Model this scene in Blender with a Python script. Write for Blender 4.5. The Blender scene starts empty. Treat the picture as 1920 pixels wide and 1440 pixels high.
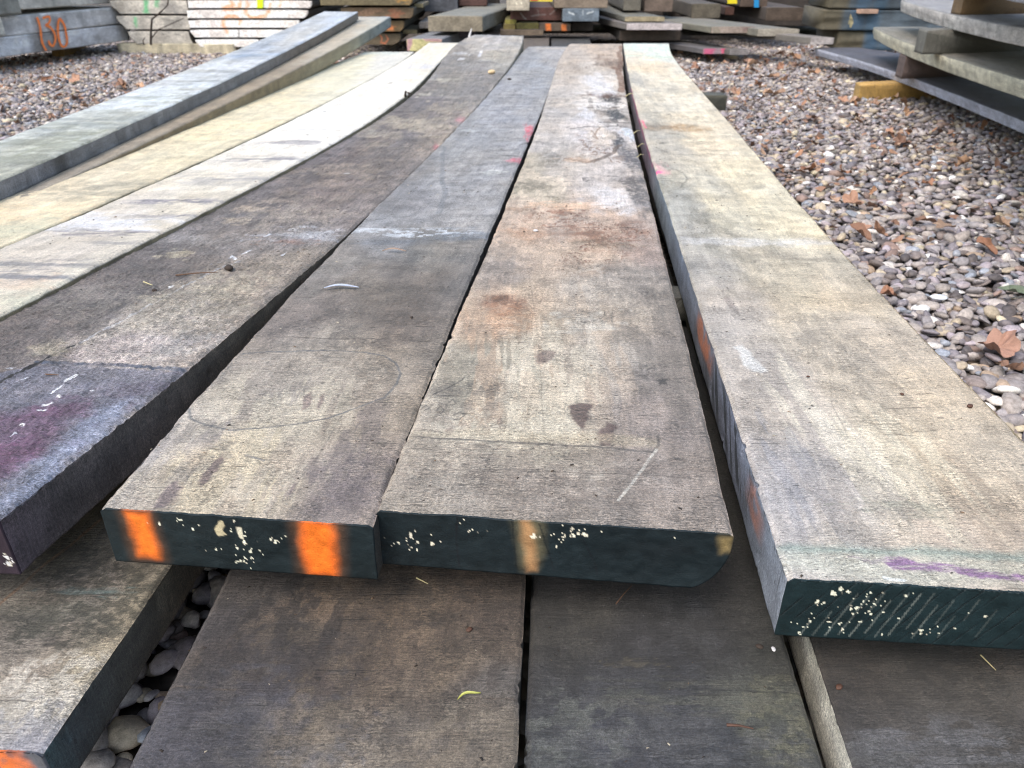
import bpy, bmesh, math, random
import numpy as np
from mathutils import Vector, Matrix
random.seed(7)
rng = np.random.default_rng(11)
C = bpy.context.scene.collection
scn = bpy.context.scene
R = math.radians

# ------------------------------------------------------------------ camera, sky, sun, exposure
FPX = 1442.0; PITCH = R(29); CAMH = 0.557
cd = bpy.data.cameras.new('camera'); cam = bpy.data.objects.new('camera', cd); C.objects.link(cam)
cam.location = (0, 0, CAMH); cam.rotation_euler = (R(90) - PITCH, 0, 0)
cd.lens = 36.0 * FPX / 1920; cd.sensor_width = 36; cd.clip_start = 0.02; cd.clip_end = 500
cd.dof.use_dof = True; cd.dof.focus_distance = 0.64; cd.dof.aperture_fstop = 14.0
scn.camera = cam
w = bpy.data.worlds.new('World'); scn.world = w; w.use_nodes = True
SUN_EL = 56; SUN_AZ = 140          # azimuth measured from +Y towards -X
nt = w.node_tree; bg = nt.nodes['Background']
sky = nt.nodes.new('ShaderNodeTexSky'); sky.sky_type = 'NISHITA'; sky.sun_disc = False
sky.sun_elevation = R(SUN_EL); sky.sun_rotation = R(-SUN_AZ)
sky.air_density = 1.6; sky.dust_density = 4.0; sky.ozone_density = 1.0
hs = nt.nodes.new('ShaderNodeHueSaturation'); hs.inputs['Saturation'].default_value = 0.95
nt.links.new(sky.outputs[0], hs.inputs['Color']); nt.links.new(hs.outputs[0], bg.inputs[0])
bg.inputs[1].default_value = 0.15
sl = bpy.data.lights.new('sun', 'SUN'); so = bpy.data.objects.new('sun', sl); C.objects.link(so)
sl.energy = 1.0; sl.angle = R(30); sl.color = (1.0, 0.985, 0.97)
so.rotation_euler = (R(-(90 - SUN_EL)), 0, R(SUN_AZ)); so.location = (-5, -2, 8)
scn.view_settings.view_transform = 'Standard'; scn.view_settings.look = 'None'
scn.view_settings.exposure = 0.84; scn.view_settings.gamma = 1.0
scn.render.filter_size = 1.0
try: scn.cycles.filter_width = 1.0; scn.cycles.pixel_filter_type = 'BLACKMAN_HARRIS'
except Exception: pass

# ------------------------------------------------------------------ helpers
cp, sp = math.cos(PITCH), math.sin(PITCH)
def P(x, y, z):            # photo pixel -> point on the horizontal plane z
    a = (x - 960) / FPX; b = (720 - y) / FPX
    t = (z - CAMH) / (b * cp - sp)
    return a * t, (cp + b * sp) * t
def PY(x, y, Y):           # photo pixel -> (X, z) on the vertical plane Y
    a = (x - 960) / FPX; b = (720 - y) / FPX
    t = Y / (cp + b * sp)
    return a * t, CAMH + (b * cp - sp) * t
def lin(c):
    c = np.asarray(c, float) / 255.0
    return np.where(c <= 0.04045, c / 12.92, ((c + 0.055) / 1.055) ** 2.4)
KALB = 0.96
def desat(c, s_):
    g_ = sum(c) / 3.0; return tuple(g_ + (q - g_) * s_ for q in c)
_T = rng.random((256, 256)).astype(np.float32)
def vn(x, y, seed=0):
    x = np.asarray(x, float) + seed * 17.31; y = np.asarray(y, float) + seed * 9.77
    xi = np.floor(x).astype(int); yi = np.floor(y).astype(int)
    fx = x - xi; fy = y - yi; fx = fx * fx * (3 - 2 * fx); fy = fy * fy * (3 - 2 * fy)
    a = _T[xi & 255, yi & 255]; b = _T[(xi + 1) & 255, yi & 255]
    c = _T[xi & 255, (yi + 1) & 255]; d = _T[(xi + 1) & 255, (yi + 1) & 255]
    return (a * (1 - fx) + b * fx) * (1 - fy) + (c * (1 - fx) + d * fx) * fy
def fbm(x, y, seed=0, o=4):
    s = 0; a = 1.0; t = 0
    for k in range(o):
        s = s + a * vn(x * 2 ** k, y * 2 ** k, seed + k * 3); t += a; a *= 0.55
    return s / t                      # about 0..1, mean .5
def sst(a, b, x):
    t = np.clip((x - a) / (b - a), 0, 1); return t * t * (3 - 2 * t)
def tag(o, label=None, cat=None, group=None, kind=None):
    if label: o['label'] = label
    if cat: o['category'] = cat
    if group: o['group'] = group
    if kind: o['kind'] = kind
    return o
def mesh_np(name, V, F, mats, attrs=None, parent=None, smooth=False):
    """V (n,3), F list of arrays (m,k)"""
    me = bpy.data.meshes.new(name)
    V = np.asarray(V, np.float32)
    me.vertices.add(len(V)); me.vertices.foreach_set('co', V.ravel())
    if not isinstance(F, list): F = [F]
    F = [np.asarray(f, np.int32) for f in F]
    tot = sum(len(f) for f in F); nl = sum(f.size for f in F)
    me.loops.add(nl); me.polygons.add(tot)
    me.loops.foreach_set('vertex_index', np.concatenate([f.ravel() for f in F]))
    st = []; o = 0
    for f in F:
        st.append(o + np.arange(len(f)) * f.shape[1]); o += f.size
    me.polygons.foreach_set('loop_start', np.concatenate(st).astype(np.int32))
    me.update(calc_edges=True); me.validate()
    if smooth: me.polygons.foreach_set('use_smooth', np.ones(tot, bool))
    for k, (ty, arr) in (attrs or {}).items():
        at = me.attributes.new(k, ty, 'POINT')
        at.data.foreach_set({'FLOAT_VECTOR': 'vector', 'FLOAT_COLOR': 'color', 'FLOAT': 'value'}[ty], np.asarray(arr, np.float32).ravel())
    me.materials.append(mats)
    ob = bpy.data.objects.new(name, me); C.objects.link(ob)
    if parent: ob.parent = parent
    return ob
def empty(name, loc=(0, 0, 0)):
    o = bpy.data.objects.new(name, None); C.objects.link(o); o.location = loc
    o.empty_display_size = 0.05
    return o

# ------------------------------------------------------------------ materials
class N:
    def __init__(s, name):
        s.m = bpy.data.materials.new(name); s.m.use_nodes = True; s.t = s.m.node_tree
        s.b = s.t.nodes['Principled BSDF']
    def n(s, ty, **kw):
        q = s.t.nodes.new(ty)
        for k, v in kw.items(): setattr(q, k, v)
        return q
    def l(s, a, b): s.t.links.new(a, b)
    def attr(s, name, out='Vector'):
        q = s.n('ShaderNodeAttribute'); q.attribute_name = name; return q.outputs[out]
    def vmul(s, v, xyz):
        q = s.n('ShaderNodeVectorMath', operation='MULTIPLY'); s.l(v, q.inputs[0]); q.inputs[1].default_value = xyz; return q.outputs[0]
    def noise(s, v, scale=1, detail=2, rough=0.5, dim='3D'):
        q = s.n('ShaderNodeTexNoise'); q.inputs['Scale'].default_value = scale; q.inputs['Detail'].default_value = detail
        q.inputs['Roughness'].default_value = rough; s.l(v, q.inputs['Vector']); return q.outputs['Fac']
    def mr(s, v, a, b, c, d):
        q = s.n('ShaderNodeMapRange'); s.l(v, q.inputs[0])
        for i, x in enumerate((a, b, c, d)): q.inputs[i + 1].default_value = x
        return q.outputs[0]
    def math(s, op, a, b):
        q = s.n('ShaderNodeMath', operation=op)
        for i, x in enumerate((a, b)):
            if isinstance(x, (int, float)): q.inputs[i].default_value = x
            else: s.l(x, q.inputs[i])
        return q.outputs[0]
    def scale(s, col, f):
        q = s.n('ShaderNodeVectorMath', operation='SCALE'); s.l(col, q.inputs[0])
        if isinstance(f, (int, float)): q.inputs['Scale'].default_value = f
        else: s.l(f, q.inputs['Scale'])
        return q.outputs[0]
    def mix(s, f, a, b):
        q = s.n('ShaderNodeMix', data_type='RGBA')
        if isinstance(f, (int, float)): q.inputs[0].default_value = f
        else: s.l(f, q.inputs[0])
        for i, x in ((6, a), (7, b)):
            if isinstance(x, tuple): q.inputs[i].default_value = x
            else: s.l(x, q.inputs[i])
        return q.outputs[2]
    def bump(s, h, strength=1, dist=0.001, nrm=None):
        q = s.n('ShaderNodeBump'); q.inputs['Strength'].default_value = strength; q.inputs['Distance'].default_value = dist
        s.l(h, q.inputs['Height'])
        if nrm: s.l(nrm, q.inputs['Normal'])
        return q.outputs[0]

def wood_material():
    a = N('weathered_sawn_wood'); pc = a.attr('pc'); base = a.attr('base', 'Color')
    gr = a.attr('grit', 'Fac')
    saw = a.noise(a.vmul(pc, (26, 560, 300)), 1, 4, 0.7)
    saw2 = a.noise(a.vmul(pc, (7, 150, 100)), 1, 3, 0.6)
    sm = a.noise(a.vmul(pc, (9, 7, 9)), 1, 3, 0.6)
    fine = a.noise(a.vmul(pc, (900, 900, 900)), 1, 4, 0.8)
    fuzz = a.noise(a.vmul(pc, (330, 430, 400)), 1, 5, 0.8)
    grain = a.noise(a.vmul(pc, (130, 10, 130)), 1, 5, 0.7)
    dirt = a.noise(a.vmul(pc, (60, 34, 60)), 1, 9, 0.74)
    f = a.math('ADD', 1.0, a.math('MULTIPLY', a.mr(saw, 0.40, 0.60, -0.15, 0.12), a.mr(sm, 0.38, 0.62, 0.35, 1.25)))
    f = a.math('MULTIPLY', f, a.mr(fine, 0.38, 0.62, 0.66, 1.36))
    f = a.math('MULTIPLY', f, a.mr(fuzz, 0.43, 0.58, 0.74, 1.23))
    f = a.math('MULTIPLY', f, a.mr(dirt, 0.42, 0.58, 0.86, 1.12))
    f = a.math('MULTIPLY', f, a.mr(grain, 0.38, 0.62, 0.90, 1.09))
    f = a.math('ADD', 1.0, a.math('MULTIPLY', a.math('SUBTRACT', f, 1.0), gr))
    # dark hair-line saw cuts and specks
    spk = a.noise(a.vmul(pc, (230, 460, 300)), 1, 3, 0.65)
    spm = a.noise(a.vmul(pc, (13, 10, 11)), 1, 3, 0.6)
    sp_ = a.math('MULTIPLY', a.mr(spk, 0.64, 0.665, 0, 1), a.mr(spm, 0.44, 0.58, 0.15, 1.0))
    ln = a.noise(a.vmul(pc, (12, 360, 100)), 1, 2, 0.5)
    lm = a.noise(a.vmul(pc, (16, 22, 11)), 1, 3, 0.6)
    ln_ = a.math('MULTIPLY', a.mr(ln, 0.675, 0.70, 0, 1), a.mr(lm, 0.48, 0.56, 0.0, 0.9))
    def grit_specks(scl, rad, keep):
        vo = a.n('ShaderNodeTexVoronoi'); vo.inputs['Scale'].default_value = 1; a.l(a.vmul(pc, scl), vo.inputs['Vector'])
        se = a.n('ShaderNodeSeparateColor'); a.l(vo.outputs['Color'], se.inputs[0])
        rr_ = a.math('MULTIPLY', se.outputs[1], rad)
        inn = a.math('LESS_THAN', a.math('ADD', vo.outputs['Distance'], a.mr(fuzz, 0.3, 0.7, -.03, .03)), rr_)
        return a.math('MULTIPLY', inn, a.math('GREATER_THAN', se.outputs[0], keep))
    gk = a.math('MAXIMUM', grit_specks((60, 150, 40), 0.20, 0.78), grit_specks((140, 230, 90), 0.22, 0.76))
    sp_ = a.math('MAXIMUM', sp_, a.math('MULTIPLY', gk, 0.85))
    cn = a.noise(a.vmul(pc, (150, 420, 200)), 1, 3, 0.55)
    ck = a.mr(a.math('ABSOLUTE', a.math('SUBTRACT', cn, 0.5), 0.0), 0.006, 0.028, 1.0, 0.0)
    cm = a.noise(a.vmul(pc, (24, 26, 24)), 1, 3, 0.6)
    ln_ = a.math('MAXIMUM', ln_, a.math('MULTIPLY', a.math('MULTIPLY', ck, a.mr(cm, 0.42, 0.60, 0.0, 0.62)), gr))
    dk = a.math('SUBTRACT', 1.0, a.math('MULTIPLY', a.math('MAXIMUM', sp_, ln_), 0.62))
    f = a.math('MULTIPLY', f, dk)
    lt = a.noise(a.vmul(pc, (620, 240, 300)), 1, 2, 0.6)
    f = a.math('ADD', f, a.mr(lt, 0.66, 0.69, 0, 0.32))
    col = a.scale(base, f)
    a.l(col, a.b.inputs['Base Color'])
    ro = a.attr('rough', 'Fac'); a.l(a.math('ADD', ro, a.mr(dirt, 0.3, 0.7, -0.08, 0.08)), a.b.inputs['Roughness'])
    a.b.inputs['Specular IOR Level'].default_value = 0.6
    a.b.inputs['Sheen Weight'].default_value = 0.05; a.b.inputs['Sheen Roughness'].default_value = 0.4
    h = a.math('ADD', a.math('MULTIPLY', saw, 0.7), a.math('MULTIPLY', fuzz, 1.0))
    h = a.math('ADD', h, a.math('MULTIPLY', fine, 0.4)); h = a.math('ADD', h, a.math('MULTIPLY', saw2, 0.7))
    h = a.math('SUBTRACT', h, a.math('MULTIPLY', a.math('MAXIMUM', sp_, ln_), 0.9))
    h = a.math('MULTIPLY', h, gr)
    a.l(a.bump(h, 0.9, 0.0018), a.b.inputs['Normal'])
    return a.m
def paint_material():
    a = N('end_sealer_paint'); pc = a.attr('pc'); base = a.attr('base', 'Color'); rg = a.attr('ring', 'Fac')
    fine = a.noise(a.vmul(pc, (900, 900, 900)), 1, 3, 0.65)
    mid = a.noise(a.vmul(pc, (70, 90, 70)), 1, 4, 0.6)
    f = a.math('MULTIPLY', a.mr(fine, 0.3, 0.7, 0.8, 1.2), a.mr(mid, 0.3, 0.7, 0.72, 1.28))
    a.l(a.scale(base, f), a.b.inputs['Base Color'])
    a.l(a.mr(mid, 0.3, 0.7, 0.42, 0.62), a.b.inputs['Roughness']); a.b.inputs['Specular IOR Level'].default_value = 0.4
    h = a.math('ADD', a.math('MULTIPLY', fine, 0.5), a.math('ADD', mid, a.math('MULTIPLY', rg, 0.6)))
    a.l(a.bump(h, 0.7, 0.0009), a.b.inputs['Normal'])
    return a.m
WOOD = wood_material(); PAINT = paint_material()

def stone_material():
    a = N('river_pebbles'); base = a.attr('base', 'Color')
    tc = a.n('ShaderNodeTexCoord').outputs['Object']
    n1 = a.noise(tc, 160, 4, 0.65); n2 = a.noise(tc, 900, 3, 0.6); n3 = a.noise(tc, 60, 3, 0.5)
    f = a.math('MULTIPLY', a.mr(n1, 0.3, 0.7, 0.66, 1.34), a.mr(n2, 0.3, 0.7, 0.85, 1.15))
    c = a.scale(base, f); c = a.mix(a.mr(n3, 0.55, 0.75, 0, 0.25), c, (0.26, 0.20, 0.16, 1))
    a.l(c, a.b.inputs['Base Color']); a.b.inputs['Roughness'].default_value = 0.55
    a.b.inputs['Specular IOR Level'].default_value = 0.35
    a.l(a.bump(a.math('ADD', n1, a.math('MULTIPLY', n2, 0.4)), 0.35, 0.002), a.b.inputs['Normal'])
    return a.m
STONE = stone_material()
def soil_material():
    a = N('gravel_bed'); tc = a.n('ShaderNodeTexCoord').outputs['Object']
    v = a.n('ShaderNodeTexVoronoi'); v.inputs['Scale'].default_value = 42; a.l(tc, v.inputs['Vector'])
    n1 = a.noise(tc, 90, 4, 0.6)
    hv = a.n('ShaderNodeSeparateColor'); a.l(v.outputs['Color'], hv.inputs[0])
    c = a.mix(hv.outputs[0], (0.12, 0.095, 0.075, 1), (0.30, 0.27, 0.25, 1))
    c = a.mix(a.mr(hv.outputs[1], 0.75, 0.85, 0, 1), c, (0.20, 0.15, 0.11, 1))
    c = a.scale(c, a.mr(v.outputs['Distance'], 0.0, 0.55, 1.15, 0.25)); c = a.scale(c, a.mr(n1, 0.3, 0.7, 0.7, 1.25))  # each stone cell darkens from its middle to its rim
    a.l(c, a.b.inputs['Base Color']); a.b.inputs['Roughness'].default_value = 0.9
    h = a.math('SUBTRACT', 1.0, v.outputs['Distance'])
    a.l(a.bump(h, 1.0, 0.012), a.b.inputs['Normal'])
    return a.m
def leaf_material():
    a = N('dry_leaf'); base = a.attr('base', 'Color'); tc = a.n('ShaderNodeTexCoord').outputs['Object']
    oi = a.n('ShaderNodeObjectInfo')
    n1 = a.noise(tc, 45, 4, 0.6); n2 = a.noise(tc, 260, 3, 0.6)
    f = a.math('MULTIPLY', a.mr(n1, 0.3, 0.7, 0.6, 1.35), a.mr(n2, 0.3, 0.7, 0.8, 1.2))
    c = a.scale(base, f)
    c = a.mix(a.mr(oi.outputs['Random'], 0, 1, 0.0, 0.55), c, (0.15, 0.112, 0.088, 1))
    a.l(c, a.b.inputs['Base Color']); a.b.inputs['Roughness'].default_value = 0.6
    a.l(a.bump(n2, 0.4, 0.001), a.b.inputs['Normal'])
    return a.m
LEAF = leaf_material()
def plain(name, rgb, rough=0.7, var=0.25, sc=60, lit=None):
    a = N(name); tc = a.n('ShaderNodeTexCoord').outputs['Object']; n1 = a.noise(tc, sc, 4, 0.65)
    c = tuple(lin(rgb) * KALB) + (1,)
    rgbn = a.n('ShaderNodeRGB'); rgbn.outputs[0].default_value = c
    a.l(a.scale(rgbn.outputs[0], a.mr(n1, 0.3, 0.7, 1 - var, 1 + var)), a.b.inputs['Base Color'])
    a.b.inputs['Roughness'].default_value = rough; a.l(a.bump(n1, 0.4, 0.001), a.b.inputs['Normal'])
    return a.m

# ------------------------------------------------------------------ marks painted on a plank's surface
def seg_dist(X, Y, pts):
    d = np.full(X.shape, 1e9)
    for (x0, y0), (x1, y1) in zip(pts[:-1], pts[1:]):
        dx, dy = x1 - x0, y1 - y0; L = dx * dx + dy * dy + 1e-12
        t = np.clip(((X - x0) * dx + (Y - y0) * dy) / L, 0, 1)
        d = np.minimum(d, np.hypot(X - x0 - t * dx, Y - y0 - t * dy))
    return d
def inside(X, Y, pts):
    r = np.zeros(X.shape, bool); n = len(pts)
    for i in range(n):
        x0, y0 = pts[i]; x1, y1 = pts[(i + 1) % n]
        if y0 == y1: continue
        c = ((y0 > Y) != (y1 > Y)) & (X < (x1 - x0) * (Y - y0) / (y1 - y0) + x0)
        r ^= c
    return r
def apply_marks(col, X, Y, marks, conv, k=KALB, sc=1.0):
    """marks: (kind, pts, size, rgb, alpha[, rag]) pts in photo pixels, conv maps pixel -> surface metres"""
    for mk in marks:
        kind, pts, size, rgb, al = mk[:5]; rag = mk[5] if len(mk) > 5 else 0.5
        c = lin(rgb) * k
        if kind == 'blob':
            px, py = pts; rx, ry = size
            cx, cy = conv(px, py); x1, y1 = conv(px + rx, py); ax, ay = conv(px, py - ry); bx, by = conv(px, py + ry)
            Rx = math.hypot(x1 - cx, y1 - cy); Ry = 0.5 * math.hypot(ax - bx, ay - by)
            m = (abs(X - cx) < 2.2 * Rx) & (abs(Y - cy) < 2.2 * Ry)
            if not m.any(): continue
            x, y = X[m], Y[m]
            d = np.hypot((x - cx) / Rx, (y - cy) / Ry)
            d = d * (1 + rag * 1.6 * (fbm(x / Rx * 1.6, y / Ry * 1.6, int(px) % 50, 4) - 0.5))
            soft = mk[6] if len(mk) > 6 else 0.18
            a = al * (1 - sst(1 - soft, 1 + soft, d)) * (0.5 + 0.5 * sst(0.32, 0.55, fbm(x * 170, y * 170, 31, 4)))
        elif kind == 'worn_or_sheen':  # crisp patches, used for wear and for painted sheen
            px, py = pts; rx, ry = size; cx, cy = conv(px, py); x1, y1 = conv(px + rx, py); ax, ay = conv(px, py - ry); bx, by = conv(px, py + ry)
            Rx = math.hypot(x1 - cx, y1 - cy); Ry = 0.5 * math.hypot(ax - bx, ay - by)
            m = (abs(X - cx) < 1.5 * Rx) & (abs(Y - cy) < 1.5 * Ry)
            if not m.any(): continue
            x, y = X[m], Y[m]; d = np.hypot((x - cx) / Rx, (y - cy) / Ry); sx_, sy_ = mk[6] if len(mk) > 6 else (110, 80)
            v = fbm(x * sx_, y * sy_, int(px) % 40, 5) + .10 * (1 - d)
            a = al * (1 - sst(0.7, 1.45, d)) * sst(.50, .56, v)
        elif kind == 'veins':
            px, py = pts; rx, ry = size; cx, cy = conv(px, py); x1, y1 = conv(px + rx, py); ax, ay = conv(px, py - ry); bx, by = conv(px, py + ry)
            Rx = math.hypot(x1 - cx, y1 - cy); Ry = 0.5 * math.hypot(ax - bx, ay - by)
            m = (abs(X - cx) < 1.4 * Rx) & (abs(Y - cy) < 1.4 * Ry)
            if not m.any(): continue
            x, y = X[m], Y[m]; d = np.hypot((x - cx) / Rx, (y - cy) / Ry); sc_ = mk[6] if len(mk) > 6 else 38
            v = fbm(x * sc_, y * sc_ * .8, int(px) % 40, 5); th = 0.40 + rag * 0.1
            a = al * (1 - sst(0.6, 1.3, d)) * np.maximum(1 - sst(.008, .028, abs(v - .5)), .75 * sst(.60, .63, v)) 
        else:
            q = [conv(*p_) for p_ in pts]
            xs = [p_[0] for p_ in q]; ys = [p_[1] for p_ in q]; pad = size * 4 + 0.002
            m = (X > min(xs) - pad) & (X < max(xs) + pad) & (Y > min(ys) - pad) & (Y < max(ys) + pad)
            if not m.any(): continue
            x, y = X[m], Y[m]; wob = size * rag
            if kind == 'line': wob *= 0.6; fq_ = 1 / (size * 9 + .008)
            else: fq_ = 1 / (size * 4 + .003)
            xw = x + wob * 2 * (fbm(x * fq_, y * fq_, 3, 4) - 0.5) * 2
            yw = y + wob * 2 * (fbm(x * fq_, y * fq_, 8, 4) - 0.5) * 2
            d = seg_dist(xw, yw, q + ([q[0]] if kind == 'poly' else []))
            if kind == 'poly':
                ins = inside(xw, yw, q); sd = np.where(ins, -d, d)
                a = al * (1 - sst(-size, size, sd))
                if rag > 1.1: a = a * (0.35 + 0.65 * sst(0.34, 0.56, fbm(x * 60, y * 420, 33, 4)))
            else:
                a = al * (1 - sst(size * 0.5, size, d)) * (0.55 + 0.9 * (fbm(x * 150, y * 150, 5, 3) - 0.1)).clip(0, 1)
        a = np.clip(a, 0, 1)[:, None]
        col[m] = col[m] * (1 - a) + c * a
    return col

# ------------------------------------------------------------------ planks
PLANKS = []
def plank(name, label, cat, left, right, zf, thick, near, far, ncol=40, nrow=60, nside=8,
          ctrl=((0, 0, (130, 120, 110)),), k=KALB, marks=(), side_l=(90, 85, 80), side_r=(90, 85, 80),
          side_marks_l=(), chamfer_r=0.0, chamfer_l=0.0, rough=0.66, grit=1.0, deg=3, end=None, group=None,
          rag=1.0, bumpy=1.0, seed=None, tone=1.0, lipz=0.0, far_col=None, streak=1.0, sat=1.0):
    """left/right: world XY points along both edges; zf(Y) gives the top height"""
    seed = seed if seed is not None else (sum(map(ord, label)) % 97)
    root = empty(name, (float(near[0][0] + near[1][0]) / 2, float(near[0][1] + near[1][1]) / 2, float(zf(near[0][1]) - thick)))
    tag(root, label, cat, group)
    ctrl = [(a_, b_, desat(c_, sat)) for a_, b_, c_ in ctrl]
    def fit(pts):
        pts = np.array(pts, float); d = min(deg, len(pts) - 1)
        wgt = 1 / (0.3 + pts[:, 1])
        return np.poly1d(np.polyfit(pts[:, 1], pts[:, 0], d, w=wgt))
    fl, fr = fit(left), fit(right)
    Yn = 0.5 * (near[0][1] + near[1][1]); Yf = 0.5 * (far[0][1] + far[1][1])
    Yn_ = max(Yn, 0.18)
    inv = np.linspace(1 / Yn_, 1 / Yf, nrow); t = (1 / inv - Yn_) / (Yf - Yn_)
    YL = near[0][1] + (far[0][1] - near[0][1]) * t; YR = near[1][1] + (far[1][1] - near[1][1]) * t
    XL = fl(YL); XR = fr(YR)
    W = float(np.mean(XR - XL))
    nb = 4
    s_top = np.linspace(0, 1, ncol); d_side = np.linspace(0, thick, nside + 1)[1:]
    s = np.concatenate([s_top, np.ones(nside), np.linspace(1, 0, nb + 2)[1:-1], np.zeros(nside)])
    d = np.concatenate([np.zeros(ncol), d_side, np.full(nb, thick), d_side[::-1]])
    part = np.concatenate([np.zeros(ncol), np.ones(nside), np.full(nb, 2), np.full(nside, 3)]).astype(int)
    uc = np.concatenate([s_top * W, W + d_side, W + thick + (1 - np.linspace(1, 0, nb + 2)[1:-1]) * W, -d_side[::-1]])
    S, _ = np.meshgrid(s, t); D = np.broadcast_to(d, S.shape); U = np.broadcast_to(uc, S.shape); Pt = np.broadcast_to(part, S.shape)
    X = XL[:, None] * (1 - S) + XR[:, None] * S; Y = YL[:, None] * (1 - S) + YR[:, None] * S
    u = S * W
    # raw edges: wander, chamfer, wear
    wl = (fbm(Y * 14, D * 9, seed + 1, 5) - 0.5) * 0.003 * rag + (vn(Y * 210, D * 60, seed + 2) - 0.5) * 0.0004 * rag - 0.0022 * sst(.70, .86, fbm(Y * 55, D * 30, seed + 70, 3))
    wr = (fbm(Y * 14, D * 9 + 7, seed + 5, 5) - 0.5) * 0.003 * rag + (vn(Y * 210, D * 60 + 5, seed + 6) - 0.5) * 0.0004 * rag - 0.0022 * sst(.70, .86, fbm(Y * 55, D * 30 + 9, seed + 71, 3))
    tt_ = np.clip((D / thick - .18) / .84, 0, 1); cr = chamfer_r * (1 - np.sqrt(1 - tt_ ** 2 * .97)) ; cl = chamfer_l * sst(0.2, 1.1, D / thick)
    X = X + (cl - wl) * (1 - S) + (wr - cr) * S
    Z = zf(Y) - D
    e = np.minimum(u, W - u)
    top = (Pt == 0)
    wear = 0.0030 * (1 - sst(0, 0.004, e)) * (0.3 + 1.1 * fbm(Y * 60, S * 3, seed + 9, 3))
    hh = (fbm(u * 30, Y * 14, seed + 3, 4) - 0.5) * 0.0022 + (fbm(u * 260, Y * 260, seed + 4, 3) - 0.5) * 0.0011 * bumpy
    Z = Z + np.where(top, hh - wear, (hh * 0.4))
    if lipz: Z = Z + lipz * (S - 0.5)
    # colours
    cpts = []
    for cx, cy, crgb in ctrl:
        z0 = zf(1.5)
        for _ in range(4):
            xx, yy = P(cx, cy, z0); z0 = float(zf(yy))
        cpts.append((xx, yy, lin(crgb) * k * np.array([1.02, .99, .985])))
    A = np.array([c[2] for c in cpts]); cX = np.array([c[0] for c in cpts]); cY = np.array([c[1] for c in cpts])
    wx = X + (fbm(u * 12, Y * 9, seed + 11, 3) - 0.5) * 0.07; wy = np.log(np.clip(Y, .15, 99)) + (fbm(u * 12, Y * 9, seed + 12, 3) - 0.5) * 0.22
    num = np.zeros(X.shape + (3,)); den = np.zeros(X.shape)
    for i in range(len(cpts)):
        dd = ((wx - cX[i]) / 0.07) ** 2 + ((wy - math.log(cY[i])) / 0.16) ** 2
        wgt = 1 / (dd + 0.05) ** 2.0
        num += wgt[..., None] * A[i]; den += wgt
    col = num / den[..., None]
    stv = fbm(u * 40, Y * 5, seed + 20, 4) - 0.5; blt = fbm(u * 22, Y * 20, seed + 21, 5) - 0.5
    crs = fbm(u * 5, Y * 55, seed + 22, 4) - 0.5
    pat = sst(0.56, 0.66, fbm(u * 55, Y * 45, seed + 26, 5)) * sst(0.42, 0.62, fbm(u * 9, Y * 7, seed + 27, 3))
    m = 1.02 + streak * (0.45 * stv + 0.34 * blt + 0.4 * crs) - 0.16 * pat * streak
    col = col * m[..., None] * tone
    wm = (fbm(u * 14, Y * 9, seed + 24, 4) - 0.5)[..., None] * 0.35 * streak
    col = col * (1 + wm * np.array([0.35, 0.05, -0.45]))
    for side, sc_ in ((1, side_r), (3, side_l), (2, side_r)):
        mk = Pt == side
        if not isinstance(sc_, list): sc_ = [(0.0, sc_), (9.0, sc_)]
        ys = [q[0] for q in sc_]; cs = np.array([lin(q[1]) * k for q in sc_])
        cc = np.stack([np.interp(Y[mk], ys, cs[:, i]) for i in range(3)], -1)
        mm = 1 + 0.8 * (fbm(Y[mk] * 45, D[mk] * 25, seed + side, 4) - 0.5) + 0.5 * (fbm(Y[mk] * 6, D[mk] * 60, seed + side + 40, 3) - 0.5)
        col[mk] = cc * mm[:, None]
    flat = lambda a_: a_.reshape(-1)
    colf = col.reshape(-1, 3).copy()
    tm = flat(top)
    z_at = lambda px, py: P(px, py, float(zf(P(px, py, float(zf(1.0)))[1])))
    ct = colf[tm]; ct = apply_marks(ct, flat(X)[tm], flat(Y)[tm], marks, z_at, k); colf[tm] = ct
    if side_marks_l:      # (Y0, Y1, d0, d1, rgb, alpha, hatch)
        sm = flat(Pt == 3); yy = flat(Y)[sm]; dd = flat(D)[sm]; cs_ = colf[sm]
        for y0, y1, d0, d1, rgb, al, hatch in side_marks_l:
            a_ = sst(y0 - .02, y0 + .02, yy) * (1 - sst(y1 - .02, y1 + .02, yy)) * sst(d0 - .004, d0 + .004, dd) * (1 - sst(d1 - .004, d1 + .004, dd)) * al
            if hatch: a_ = a_ * sst(0.46, 0.56, fbm((yy + dd * 1.2) * 90, dd * 10, 4, 2))
            else: a_ = a_ * sst(0.25, 0.55, fbm(yy * 40, dd * 60, 9, 3))
            cs_ = cs_ * (1 - a_[:, None]) + lin(rgb) * k * a_[:, None]
        colf[sm] = cs_
    colf = np.clip(colf, 0.008, 0.85)
    nv = len(s); V = np.stack([flat(X), flat(Y), flat(Z)], -1)
    loc = np.array(root.location); V = V - loc
    i = np.arange(nrow - 1)[:, None] * nv; j = np.arange(nv)[None]; j2 = (j + 1) % nv
    F = np.stack([i + j, i + j2, i + nv + j2, i + nv + j], -1).reshape(-1, 4)
    near_cap = np.arange(nv)[None, ::-1]; far_cap = ((nrow - 1) * nv + np.arange(nv))[None]
    pcv = np.stack([flat(U) + seed * 0.37, flat(Y) + seed * 0.91, flat(D) * 0 + seed], -1)
    body = mesh_np('board', V, [F, near_cap, far_cap], WOOD,
                   {'pc': ('FLOAT_VECTOR', pcv), 'base': ('FLOAT_COLOR', np.concatenate([colf, np.ones((len(colf), 1))], 1)),
                    'grit': ('FLOAT', np.full(len(V), grit)), 'rough': ('FLOAT', np.full(len(V), rough))}, root)
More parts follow.
